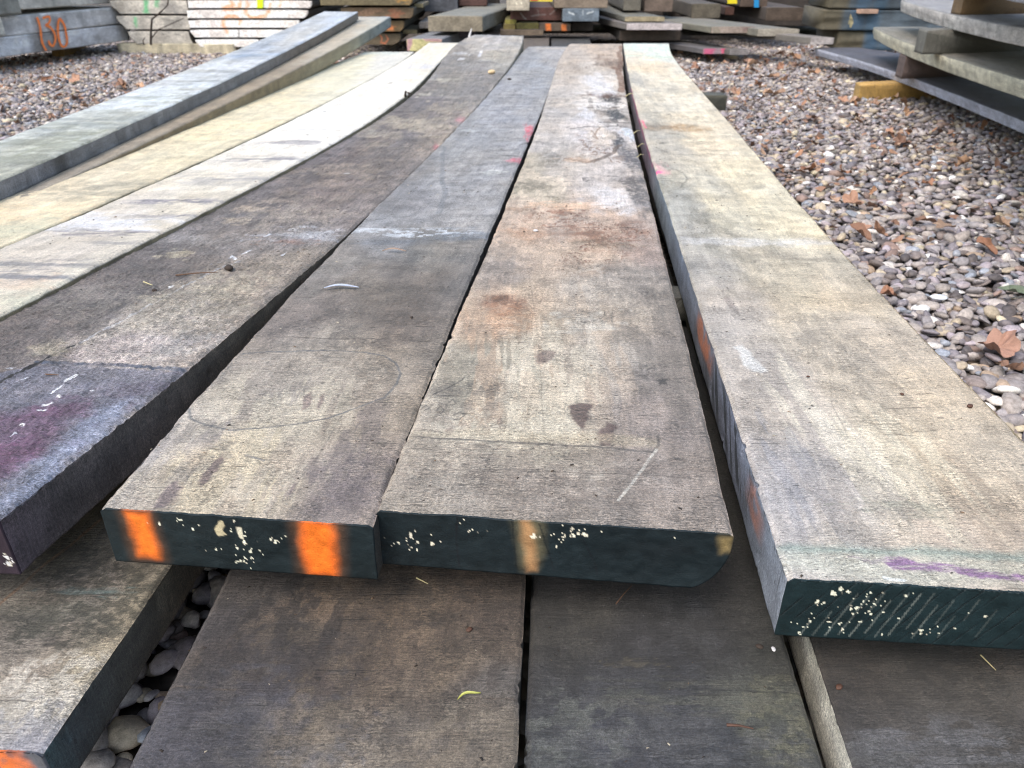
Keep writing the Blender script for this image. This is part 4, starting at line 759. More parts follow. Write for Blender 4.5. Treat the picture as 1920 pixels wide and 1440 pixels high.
# fine sawdust, bark crumbs and grit lying on the boards: nobody could count them
def crumbs(n_):
    Vs, Cs = [], []; tri = []
    for q in range(n_):
        k_ = int(rng.choice([0, 0, 1, 1, 2, 2, 2, 2, 5, 5, 9, 9, 10, 11, 3])); fl_, fr_, y0, y1, zf_ = PLANKS[k_]
        y = max(y0, .3) + .012 + (min(y1, 2.6) - .4) * rng.random() ** 1.35; u = rng.random()
        if k_ == 2 and rng.random() < .6: u = .45 + .5 * rng.random()
        x = float(fl_(y)) * (1 - u) + float(fr_(y)) * u
        if fbm(x * 14, y * 9, 91, 3) < .47: continue
        L_ = .0005 + .0013 * rng.random() ** 2.5 + .0006 * (y > 1); W_ = L_ * rng.uniform(.2, .6); H_ = L_ * rng.uniform(.2, .5); a_ = rng.normal(0, .7)
        z0 = float(zf_(y)) + .0002
        ca, sa = math.cos(a_), math.sin(a_)
        pts = [(-L_, -W_, 0), (L_, -W_ * .6, 0), (L_ * .7, W_, 0), (-L_ * .8, W_ * .7, 0), (-L_ * .3, 0, H_), (L_ * .4, W_ * .1, H_ * .9)]
        Vs += [(x + a * ca - b * sa, y + a * sa + b * ca, z0 + c) for a, b, c in pts]
        c_ = lin([(52, 44, 38), (70, 58, 48), (40, 36, 34), (186, 176, 156), (120, 98, 78)][int(rng.choice(5, p=[.28, .28, .12, .12, .20]))])
        Cs += [tuple(c_) + (1,)] * 6
    n6 = len(Vs) // 6; base_f = np.array([[0, 1, 4], [1, 5, 4], [1, 2, 5], [2, 3, 5], [3, 4, 5], [3, 0, 4], [0, 3, 1], [3, 2, 1]])
    F = (base_f[None] + (np.arange(n6) * 6)[:, None, None]).reshape(-1, 3); V = np.array(Vs)
    o = mesh_np('wood_crumbs', V, F, STONE, {'base': ('FLOAT_COLOR', np.array(Cs))}); tag(o, 'fine bark crumbs and grit scattered over the planks', None, kind='stuff')
crumbs(3600)
# ------------------------------------------------------------------ far piles: end-on timbers
def endon(label, x0, x1, y0, y1, Y, col, endcol, length=1.5, yaw=0.0, name='sawn_timber', cat='timber', seed=1, wane_l=0, wane_r=0, marks=(), group=None, chips=(), skew=0.0):
    ym = .5 * (y0 + y1)
    X0, _ = PY(x0, ym, Y); X1, _ = PY(x1, ym, Y + skew); zt = PY(x0, y0, Y)[1]; zb = PY(x0, y1, Y)[1]
    dx = math.sin(R(yaw)) * length; dy = math.cos(R(yaw)) * length
    return timber(name, label, cat, ((X0, Y), (X1, Y + skew), (X1 + dx, Y + skew + dy), (X0 + dx, Y + dy)), zb, zt, col, endcol, group=group, seed=seed, endmarks=marks, wane_l=wane_l, wane_r=wane_r, chips=chips)
CP = 'timbers in the centre pile'; RP = 'boards in the pile behind the right planks'; WG = 'bark-edged slabs left of centre'
FAR = [
 ('thick weathered grey plank jutting out of the centre pile', 803, 905, 30, 59, 4.95, (112, 112, 104), (120, 112, 98), 1.4, 9, CP, {}),
 ('small pale board end left under the thick grey plank', 786, 806, 41, 53, 5.3, (120, 116, 112), (130, 124, 120), 1.0, 0, CP, {}),
 ('dark board end under the thick grey plank', 852, 892, 59, 70, 5.2, (70, 66, 72), (80, 76, 84), 1.0, 0, CP, {}),
 ('grey board with a yellow and pink painted end, low in the centre pile', 763, 829, 73, 96, 4.75, (112, 114, 118), (168, 162, 118), 1.3, 9, CP, {'marks': [('poly', [(763, 71), (775, 71), (768, 97), (761, 97)], .006, (180, 122, 156), .7, .8), ('poly', [(790, 71), (832, 71), (832, 80), (800, 79)], .008, (176, 118, 150), .6, .8)]}),
 ('dark blue-grey block on top of the thick grey plank', 795, 858, -18, 22, 5.9, (66, 68, 74), (74, 76, 82), 1.2, 0, CP, {}),
 ('dark red-brown block beside the blue-grey block', 860, 913, -16, 11, 5.95, (70, 50, 46), (74, 52, 48), 1.2, 0, CP, {}),
 ('pale post end in the middle of the centre pile', 950, 993, -24, 20, 5.3, (140, 134, 122), (158, 150, 136), 1.2, 0, CP, {'chips': [(972, 6, 4, 2, 3, .012)]}),
 ('wide dark maroon timber end with chalk smears', 957, 1054, 14, 38, 5.5, (70, 52, 48), (84, 58, 54), 1.4, 0, CP, {'marks': [('line', [(976, 24), (986, 34)], .006, (170, 168, 168), .6, 1.6), ('line', [(996, 30), (1022, 29)], .006, (150, 142, 140), .6, 1.6), ('line', [(1008, 18), (1010, 28)], .005, (150, 142, 140), .5, 1.6), ('line', [(1030, 28), (1042, 18)], .006, (160, 156, 156), .5, 1.6)]}),
 ('wide brown-grey board end, topmost right in the centre pile', 1039, 1140, -14, 15, 5.4, (96, 88, 78), (112, 100, 88), 1.4, 0, CP, {}),
 ('slate blue timber end with white scratches', 1055, 1123, 16, 40, 5.35, (76, 84, 92), (96, 106, 116), 1.3, 0, CP, {'marks': [('line', [(1066, 22), (1076, 26)], .006, (210, 216, 220), .8, 1.6), ('line', [(1100, 26), (1112, 22)], .006, (210, 216, 220), .8, 1.6), ('line', [(1092, 20), (1092, 28)], .005, (190, 196, 200), .7, 1.6)]}),
 ('olive board end left of the orange-dotted board', 947, 968, 37, 45, 5.45, (96, 92, 52), (120, 114, 60), 1.2, 0, CP, {}),
 ('second olive board end beneath the first olive one', 944, 966, 46, 56, 5.4, (96, 88, 56), (112, 100, 60), 1.2, 0, CP, {}),
 ('yellow-olive board beside the orange-dotted board', 968, 1010, 43, 56, 5.42, (92, 86, 50), (104, 96, 54), 1.2, 0, CP, {}),
 ('dark board end with two orange painted spots', 1011, 1070, 44, 58, 5.40, (74, 66, 58), (84, 72, 62), 1.2, 0, CP, {'marks': [('poly', [(1023, 43), (1032, 43), (1033, 57), (1024, 57)], .006, (238, 128, 60), .95, .6), ('poly', [(1053, 46), (1062, 46), (1062, 58), (1053, 58)], .006, (228, 128, 66), .9, .6)]}),
 ('brown board end, lowest in the centre pile', 938, 1019, 56, 66, 5.35, (92, 82, 72), (96, 84, 72), 1.2, 0, CP, {}),
 ('dark plank right of the orange-dotted board', 1072, 1112, 42, 58, 5.6, (56, 50, 46), (60, 54, 50), 1.2, 0, CP, {}),
 # behind the right planks
 ('small ridged grey board lying on the pale board', 1172, 1246, 31, 40, 5.25, (92, 92, 84), (132, 122, 100), 1.3, -7, RP, {}),
 ('pale pinkish board end under the ridged grey board', 1175, 1279, 44, 56, 5.15, (104, 100, 98), (160, 152, 152), 1.3, -12, RP, {}),
 ('dark heavy block under the pale pinkish board', 1162, 1276, 57, 76, 5.3, (52, 46, 42), (60, 52, 46), 1.2, 0, RP, {}),
 ('upright-looking grey block on the ridged board', 1170, 1202, -20, 20, 5.6, (82, 80, 74), (92, 88, 80), 1.2, 0, RP, {}),
 ('brown block right of the grey block on the boards', 1209, 1262, -20, 22, 5.65, (80, 70, 64), (92, 80, 72), 1.2, 0, RP, {}),
 ('faded grey-brown block standing behind the fanned boards', 1298, 1351, 7, 34, 5.8, (72, 66, 58), (84, 78, 68), 1.2, 0, RP, {}),
 ('dark brown block over the fanned boards with a blue tag', 1390, 1440, -24, 13, 5.9, (62, 52, 46), (76, 64, 56), 1.2, 0, RP, {}),
 ('short dark reddish block under the yellow tag', 1360, 1376, 13, 28, 5.9, (62, 42, 36), (72, 48, 40), 1.0, 0, RP, {}),
 ('thick brown beam end behind the fanned boards', 1437, 1506, 14, 39, 5.75, (66, 58, 52), (76, 66, 58), 1.2, 0, RP, {}),
 ('left board of the three fanned boards', 1334, 1416, 50, 62, 5.0, (104, 102, 92), (130, 118, 110), 1.2, -20, RP, {'marks': [('poly', [(1335, 50), (1350, 50), (1350, 62), (1335, 62)], .01, (132, 128, 112), .6, .6), ('poly', [(1390, 50), (1416, 50), (1416, 60), (1390, 60)], .01, (120, 98, 94), .7, .6)]}),
 ('middle board of the three fanned boards', 1421, 1498, 54, 68, 4.9, (106, 104, 96), (134, 128, 118), 1.1, -20, RP, {}),
 ('right board of the three fanned boards with a pale cut end', 1520, 1563, 70, 83, 4.65, (106, 102, 98), (146, 140, 138), 1.2, -26, RP, {}),
 ('thin board near the ground with a pink painted end', 1318, 1365, 91, 101, 4.95, (84, 82, 84), (120, 104, 110), 1.0, -24, RP, {'marks': [('poly', [(1320, 90), (1342, 90), (1336, 102), (1318, 102)], .01, (206, 92, 132), .8, .6), ('poly', [(1352, 90), (1366, 90), (1366, 102), (1352, 102)], .008, (212, 84, 120), .8, .6)]}),
 ('thin grey board near the ground beside the pink-ended one', 1368, 1403, 93, 103, 4.9, (84, 82, 80), (112, 108, 108), 1.0, -24, RP, {}),
]
for i, (lb, x0, x1, y0, y1, Y, c, ec, ln, yw, gp, kw) in enumerate(FAR):
    endon(lb, x0, x1, y0, y1, Y, tuple(min(250, q * 1.12) for q in c), tuple(min(250, q * 1.15) for q in ec), ln, yw, seed=101 + i, group=gp, **kw)
# waney slabs left of centre
for i, (lb, x0, x1, y0, y1, wr, ec) in enumerate([
 ('bark-edged mossy slab, topmost in view left of centre', 600, 775, -14, 10, .03, (112, 102, 78)), ('bark-edged slab with orange knots, second from the top', 640, 776, 14, 34, .03, (128, 108, 86)),
 ('short bark-edged slab with an orange painted spot', 690, 758, 39, 59, .04, (118, 98, 70)), ('lowest bark-edged slab with an orange ring', 668, 752, 63, 84, .07, (104, 92, 74))]):
    mk = [('blob', (743, 26), (9, 8), (176, 112, 84), .8, 1.4, .4), ('blob', (690, 22), (20, 5), (170, 132, 108), .6, 1.8, .4)] if i == 1 else [('blob', (731, 52), (7, 5), (232, 140, 84), .9, 1, .5)] if i == 2 else [('line', [(712, 66), (716, 72), (714, 80), (722, 82), (728, 74), (724, 66)], .006, (206, 120, 84), .8, 1)] if i == 3 else [('blob', (760, -2), (14, 5), (196, 140, 60), .7, 1.6, .5)]
    endon(lb, x0, x1, y0, y1, 5.1 + .03 * i, (84, 76, 58), ec, 1.3, 0, 'waney_slab', 'slab', seed=140 + i, wane_r=wr, group=WG, marks=mk)
for i, (x0, x1, y0, y1) in enumerate([(777, 793, 7, 14), (756, 782, 56, 63)]):
    endon(('small pale spacer stick end beside the upper mossy slab', 'small pale spacer stick end beside the lowest bark-edged slabs')[i], x0, x1, y0, y1, 5.3, (130, 118, 92), (140, 130, 100), .4, 0, 'spacer_stick', 'spacer', seed=146 + i)
# log boules seen end-on (bottom halves of sliced logs)
def boule(levels, Y, mats, labels, seed, depth=1.3, marks=()):
    for i, (ya, yb, xa0, xb0, xa1, xb1) in enumerate(levels):
        za = PY(0, ya, Y)[1]; zb = PY(0, yb, Y)[1]
        XA0 = PY(xa0, ya, Y)[0]; XB0 = PY(xb0, ya, Y)[0]; XA1 = PY(xa1, yb, Y)[0]; XB1 = PY(xb1, yb, Y)[0]
        timber('log_slab', labels[i], 'slab', ((XA0, Y), (XB0, Y), (XB0, Y + depth), (XA0, Y + depth)), zb + .003, za - .002, (112, 106, 96), mats, seed=seed + i,
               wane_l=(XA1 - XA0), wane_r=(XB0 - XB1), endmarks=marks, group='slabs of the sliced log %s' % ('with green paint' if seed < 170 else 'with orange paint'))
GRN = (92, 196, 132); ORG = (255, 172, 112)
boule([(-26, -2, 196, 352, 204, 354), (0, 27, 205, 350, 226, 356), (29, 56, 218, 352, 238, 358), (58, 83, 240, 354, 256, 365)], 5.50, (200, 194, 184),
      ['pale sliced-log slab just at the top edge above the green-marked slabs', 'sliced-log slab with broad green paint strokes, upper of the grey log', 'sliced-log slab with a small green dab, middle of the grey log', 'lowest narrow slab of the grey log with green paint'], 160,
      marks=[('poly', [(268, 0), (278, 0), (279, 26), (270, 26)], .012, GRN, .85, .8), ('poly', [(290, 0), (298, 0), (297, 16), (290, 14)], .01, GRN, .7, .8), ('poly', [(250, 32), (257, 32), (256, 50), (252, 48)], .01, GRN, .8, .8), ('poly', [(318, 10), (324, 10), (324, 20), (318, 20)], .01, (70, 70, 70), .0), ('blob', (330, 45), (22, 10), (92, 92, 92), .5, 1.8, .6), ('blob', (225, 12), (14, 10), (120, 110, 96), .5, 1.6, .6), ('blob', (320, 14), (20, 10), (100, 100, 104), .5, 1.8, .6)])
O_MARKS = [('line', [(462, 14), (462, 26), (470, 33), (482, 34), (496, 30), (504, 18), (505, 8)], .013, ORG, .8, .8), ('line', [(426, 60), (420, 50), (418, 38), (426, 30), (440, 31), (450, 38), (448, 46)], .013, ORG, .8, .8), ('line', [(430, 0), (436, 8), (420, 16), (446, 16), (450, 4)], .014, ORG, .8, .9),
   ('line', [(462, 2), (466, 10)], .014, ORG, .7, .8), ('line', [(524, 12), (528, 0), (548, 0)], .012, ORG, .6, .8), ('line', [(449, 53), (448, 69)], .005, (60, 56, 52), .95, .4), ('poly', [(483, 71), (488, 72), (489, 78), (485, 77)], .004, (50, 48, 46), .95, .4), ('line', [(386, 20), (392, 30), (384, 50)], .003, (150, 136, 120), .6, 1.4)]
boule([(-24, -1, 348, 588, 352, 588), (0, 16, 352, 585, 354, 580), (18, 35, 350, 578, 352, 566), (37, 53, 353, 562, 357, 540), (55, 71, 356, 536, 366, 500), (73, 89, 366, 496, 376, 452)], 5.47, (252, 244, 238),
      ['cream sliced-log slab at the very top edge of the orange-marked log', 'cream slab with orange strokes, uppermost fully seen', 'cream slab second from the top, with the orange loop', 'cream slab third from the top with an orange hook', 'cream slab fourth from the top, split in the middle', 'lowest cream slab resting over the pale bearer'], 170, marks=O_MARKS)
def ribbon_px(label, xa, xb, yA, yB, z0, z1, depth, col, **kw):
    A = P(xa, yA, z0); B = P(xb, yB, z0)
    return ribbon(kw.pop('name', 'sawn_timber'), label, kw.pop('cat', 'timber'), A, B, depth, z0, z1, col, **kw)
ribbon_px('pale stone-grey bearer on the gravel under the sliced logs', 223, 440, 101, 103, .0, .062, .10, (206, 196, 170), name='ground_bearer', cat='bearer', seed=181, wav=.004)
# neon tag on the log
def slabmesh(name, label, cat, pts, thick, mat, parent=None):
    """pts: closed outline in 3-D (planar), extruded along its normal"""
    bm = bmesh.new(); P0 = [Vector(p_) for p_ in pts]; c0 = sum(P0, Vector()) / len(P0)
    vs = [bm.verts.new(p_ - c0) for p_ in P0]; f = bm.faces.new(vs); f.normal_update()
    r = bmesh.ops.extrude_face_region(bm, geom=[f]); nn = f.normal * thick
    for v in r['geom']:
        if isinstance(v, bmesh.types.BMVert): v.co -= nn
    bmesh.ops.recalc_face_normals(bm, faces=bm.faces)
    me = bpy.data.meshes.new(name); bm.to_mesh(me); bm.free(); me.materials.append(mat)
    o = bpy.data.objects.new(name, me); C.objects.link(o); o.location = c0
    if label: tag(o, label, cat)
    return o
def tagpx(name, label, x0, x1, y0, y1, Y, mat, thick=.004):
    c = [(x0, y0), (x1, y0), (x1, y1), (x0, y1)]; pts = []
    for a, b in c:
        X, Z = PY(a, b, Y); pts.append((X, Y, Z))
    return slabmesh(name, label, 'tag', pts, thick, mat)
NEON = plain('neon_yellow_plastic', (225, 250, 40), .4, .1); YEL = plain('yellow_plastic', (226, 206, 40), .4, .1); BLU = plain('blue_plastic', (40, 140, 200), .4, .1)
tagpx('plastic_tag', 'neon yellow plastic tag stapled to the orange-marked log end', 482, 493, -2, 15, 5.46, NEON)
tagpx('plastic_tag', 'yellow plastic tag hanging above the fanned boards', 1364, 1382, -6, 7, 5.88, YEL)
tagpx('plastic_tag', 'thin blue plastic tag on the dark brown block', 1414, 1423, -6, 14, 5.885, BLU)
tagpx('paper_label', 'yellow and red striped label at the top edge of the centre pile', 994, 1036, -8, 3, 5.29, plain('label_paper', (214, 196, 70), .6, .1))
tagpx('paper_label', 'small red label beside the striped label at the top edge', 995, 1008, -8, 1, 5.285, plain('red_label', (214, 80, 60), .6, .1), .002)

# left stack: big grey timbers whose long sides face us, painted 130
ORM = plain('orange_marking_paint', (255, 140, 72), .7, .15, 90)
SG = 'large grey timbers in the left stack'
zs = [(.075, .172), (.178, .275), (.30, .40), (.41, .51)]
for i, (z0, z1) in enumerate(zs):
    A = P(-420, 166, .075); B = P(252 - 4 * (i > 1), 74, .075)
    kw = dict(bands=[(.7, .63, .7, (112, 104, 92))]) if i == 0 else {}
    ribbon('stacked_timber', ['lowest huge grey timber of the left stack, lower half of the orange number', 'second huge grey timber carrying the upper half of the orange number', 'third grey timber of the left stack above the dark gap', 'topmost grey timber of the left stack, above the picture edge'][i], 'timber',
           A, B, .5, z0, z1, [(214, 216, 222), (204, 204, 206), (204, 200, 192), (204, 200, 192)][i], group=SG, seed=190 + i * 3, wane=.05 * (i < 1), wav=.012, **kw)
A = P(-420, 166, .075); B = P(252, 74, .075); dA = np.array(B) - np.array(A); nA = np.array([-dA[1], dA[0]]); nA /= np.linalg.norm(nA)
def on_face(px, py, off=-.004):       # pixel -> point on the stack's front face
    a = (px - 960) / FPX; b = (720 - py) / FPX; dr = np.array([a, cp + b * sp, b * cp - sp]); n3 = np.array([nA[0], nA[1], 0])
    o = np.array([0, 0, CAMH]); t = ((np.array([A[0], A[1], 0]) - o) @ n3 + off) / (dr @ n3); return o + dr * t
def on_face_w(px, py): return Vector(on_face(px, py, -.011))
def stroke(name, pts, wpx, mat):
    """brush stroke: flat ribbon following pts (pixels) lying on the face"""
    V = []; F = []; n = len(pts)
    rr = random.Random(len(pts))
    for i, (x, y) in enumerate(pts):
        x0, y0 = pts[max(i - 1, 0)]; x1, y1 = pts[min(i + 1, n - 1)]
        dx, dy = x1 - x0, y1 - y0; l = math.hypot(dx, dy) + 1e-6; w_ = wpx * (.8 + .4 * rr.random())
        V += [on_face_w(x - dy / l * w_ * .5, y + dx / l * w_ * .5), on_face_w(x + dy / l * w_ * .5, y - dx / l * w_ * .5)]
    F = [(2 * i, 2 * i + 1, 2 * i + 3, 2 * i + 2) for i in range(n - 1)]
    return V, F
def smooth_pts(pts, k=6):
    out = []
    for i in range(len(pts) - 1):
        p0 = pts[max(i - 1, 0)]; p1 = pts[i]; p2 = pts[i + 1]; p3 = pts[min(i + 2, len(pts) - 1)]
        for j in range(k):
            t = j / k
            out.append(tuple(.5 * (2 * p1[q] + (p2[q] - p0[q]) * t + (2 * p0[q] - 5 * p1[q] + 4 * p2[q] - p3[q]) * t * t + (3 * p1[q] - p0[q] - 3 * p2[q] + p3[q]) * t ** 3) for q in (0, 1)))
    return out + [pts[-1]]
STK = [[(69, 32), (73, 42), (76, 56), (77, 66), (79, 78), (83, 88), (87, 95)],
       [(80, 34), (91, 31), (94, 37), (91, 44), (86, 47), (94, 51), (101, 60), (104, 70), (103, 80), (99, 86), (94, 83), (91, 76)],
       [(112, 34), (109, 44), (109, 62), (112, 78), (117, 87), (123, 86), (126, 78), (124, 62), (120, 46), (112, 34)]]
V, F = [], []
for sk in STK:
    v, f = stroke('n', smooth_pts(sk), 4.2, ORM); b0 = len(V); V += v; F += [tuple(b0 + q for q in ff) for ff in f]
root = [o for o in C.objects if o.get('label', '').startswith('second huge grey timber')][0]
me = bpy.data.meshes.new('painted_number'); me.from_pydata([v - root.location for v in V], [], F); me.materials.append(ORM)
o = bpy.data.objects.new('painted_number', me); C.objects.link(o); o.parent = root; o['label'] = 'orange hand-painted number 130'
xb, yb_ = P(100, 110, 0)
simple('ground_bearer', 'ochre timber bearer end under the left stack', 'bearer', ((P(100, 109, 0)[0], P(100, 109, 0)[1]), (P(121, 109, 0)[0], P(121, 109, 0)[1]), (P(121, 109, 0)[0] - .1, P(121, 109, 0)[1] + .5), (P(100, 109, 0)[0] - .1, P(100, 109, 0)[1] + .5)), -.01, .072, (176, 140, 78), seed=201)
simple('ground_bearer', 'hidden timber bearer under the left end of the left stack', 'bearer', ((-3.6, 3.6), (-3.5, 3.6), (-3.5, 4.1), (-3.6, 4.1)), -.01, .072, (120, 110, 90), seed=202)
# pieces standing proud at the left frame edge
for i, (x0, x1, y0, y1, c) in enumerate([(-60, 11, 31, 66, (196, 194, 186)), (-60, 41, -30, 26, (150, 150, 144))]):
    q = [on_face(x0, y1, -.03), on_face(x1, y1, -.03)]; zz0 = q[1][2]; zz1 = on_face(x1, y0, -.03)[2]
    ribbon('stacked_timber', ('short whitish timber end poking out at the left edge above the lowest timber', 'grey squared timber end proud of the stack at the top left corner')[i], 'timber', q[0][:2], q[1][:2], .022, zz0, zz1, c, seed=205 + i, wav=.0)

# right stack R: waney boards on bearers
def waney_board(label, px, zb, th, wid, col, edgecol, seed, marks=(), ext=1.2, wx=.35):
    pts = [P(x, y, zb) for x, y in px]; pts = sorted(pts, key=lambda q: q[1])
    (x0, y0), (x1, y1) = pts[0], pts[1]; s_ = ext * 1.0
    d = np.array([x0 - x1, y0 - y1]); d /= np.linalg.norm(d); e0 = (x0 + d[0] * s_, y0 + d[1] * s_)
    lf = [e0] + pts; lf = [tuple(q) for q in lf]
    rt = [(x + wid, y + wid * wx) for x, y in lf]
    rt[-1] = (lf[-1][0] + wid * .5, lf[-1][1] + .02)
    zt = zb + th
    return plank('waney_board', label, 'board', lf, rt, zi((-9, zt), (19, zt)), th, (lf[0], rt[0]), (lf[-1], rt[-1]), 40, 240, 10, [(1800, 150, col)], side_l=edgecol, side_r=edgecol, deg=3, seed=seed, rag=2.5,
                 grit=1.0, group='natural-edged boards in the right stack', chamfer_l=.012)
waney_board('blue-grey natural-edged board, lowest of the right stack over the yellow bearer', [(1526, 104), (1600, 126), (1678, 152), (1736, 175), (1795, 202), (1920, 253)], .075, .040, .42, (84, 86, 96), (196, 200, 216), 211)
waney_board('pale yellowish natural-edged board in the middle of the right stack', [(1633, 72), (1658, 86), (1693, 103), (1740, 124), (1824, 156), (1920, 187)], .205, .052, .42, (134, 132, 122), (216, 212, 190), 215)
waney_board('whitish grey natural-edged board above the grey block in the right stack', [(1684, 21), (1724, 37), (1791, 58), (1853, 76), (1920, 88)], .335, .050, .42, (150, 150, 152), (212, 208, 204), 219)
waney_board('topmost light board of the right stack at the picture corner', [(1790, -22), (1860, -4), (1920, 9), (1990, 22)], .465, .045, .42, (150, 150, 156), (186, 188, 200), 223)
RB = 'bearers between the boards of the right stack'
def bearer_px(label, x0, x1, ybot, z0, z1, col, seed, yaw=-8, ln=.6, grp=None, back=0.02):
    a = P(x0, ybot, z0); b = (P(x1, ybot, z0)[0], a[1] + .01); dx = math.cos(R(yaw)) * ln; dy = -math.sin(R(yaw)) * ln
    # front long face from x0 to x1 and on to the right-back
    return simple('stack_bearer', label, 'bearer', ((a[0], a[1]), (b[0] + .35, b[1] + .12), (b[0] + .33, b[1] + .20), (a[0] + .012, a[1] + .09)), z0, z1, col, seed=seed, group=grp)
bearer_px('yellow painted bearer on the gravel at the foot of the right stack', 1608, 1690, 192, 0, .073, (196, 158, 88), 231)
bearer_px('dark brown block between the lowest and the middle board of the right stack', 1690, 1740, 148, .115, .205, (104, 88, 84), 232, grp=RB)
bearer_px('grey squared block between the middle and the upper board of the right stack', 1729, 1800, 102, .257, .335, (112, 112, 106), 233, grp=RB)
bearer_px('orange-brown block under the topmost board of the right stack', 1800, 1880, 28, .385, .465, (132, 106, 72), 234, grp=RB)
simple('stack_bearer', 'hidden bearer deeper under the right stack', 'bearer', ((2.4, 2.2), (2.5, 2.2), (2.5, 2.3), (2.4, 2.3)), -.01, .073, (120, 100, 80), seed=236)
# blue sealed timbers behind it
QG = 'dark blue-sealed slabs behind the right stack'
for i, (lb, x0, x1, y0, y1) in enumerate([('uppermost dark blue-sealed slab behind the right stack', 1572, 1900, -30, 17), ('middle dark blue-sealed slab with a pale leaf stuck on it', 1555, 1900, 20, 58), ('lowest dark blue-sealed slab behind the right stack', 1582, 1900, 61, 96)]):
    X0, za = PY(x0, y0, 4.85); zb = PY(x0, y1, 4.85)[1]
    root_, *_ = ribbon('waney_slab', lb, 'slab', (X0, 4.92), (X0 + 1.5, 4.78), .5, zb, za, (72, 84, 94), seed=240 + i * 2, wav=.03, group=QG, bands=[(.9, -.1, .06 + .03 * (i == 2), (92, 84, 64)), (.6, .11, .14, (52, 88, 118)), (.5, .17, .2, (54, 92, 120))])
ribbon('spacer_stick', 'pinkish spacer stick between the two upper blue-sealed slabs', 'spacer', PY(1615, 20, 4.84)[:1] + (4.86,), PY(1650, 20, 4.84)[:1] + (4.86,), .3, PY(1615, 26, 4.84)[1], PY(1615, 18, 4.84)[1], (170, 140, 122), seed=250, wav=.0)
# added rows of dark boards: a backdrop that keeps gaps between the piles dark
k_ = 0
for cx, wd_, Y0, n in ((-2.2, 1.3, 6.9, 4), (-.75, 1.25, 7.2, 4), (.65, 1.3, 7.2, 4), (2.1, 1.4, 7.0, 4), (3.6, 1.3, 6.6, 4)):
    for q in range(n):
        z0 = .06 + q * .14; jx = rng.normal() * .02
        ribbon('backdrop_board', '%s added dark board of the low back stack %s' % (('lowest', 'second lowest', 'second highest', 'topmost')[q], {-2.2: 'behind the cream log', -.75: 'left behind the centre pile', .65: 'right behind the centre pile', 2.1: 'behind the fanned boards', 3.6: 'behind the blue slabs'}[cx]), 'board',
               (cx - wd_ / 2 + jx, Y0), (cx + wd_ / 2 + jx, Y0 + .02), 1.2, z0, z0 + .11, (58, 50, 44), seed=260 + k_, wav=.01, group='dark boards added in the background to darken the gaps'); k_ += 1

# ------------------------------------------------------------------ ground and gravel
gm = bpy.data.meshes.new('ground'); n = 40
bm = bmesh.new(); bmesh.ops.create_grid(bm, x_segments=2, y_segments=2, size=60)
bm.to_mesh(gm); bm.free(); gm.materials.append(soil_material())
gr = bpy.data.objects.new('ground', gm); gr.location = (0, 10, -.012); C.objects.link(gr); tag(gr, kind='structure')

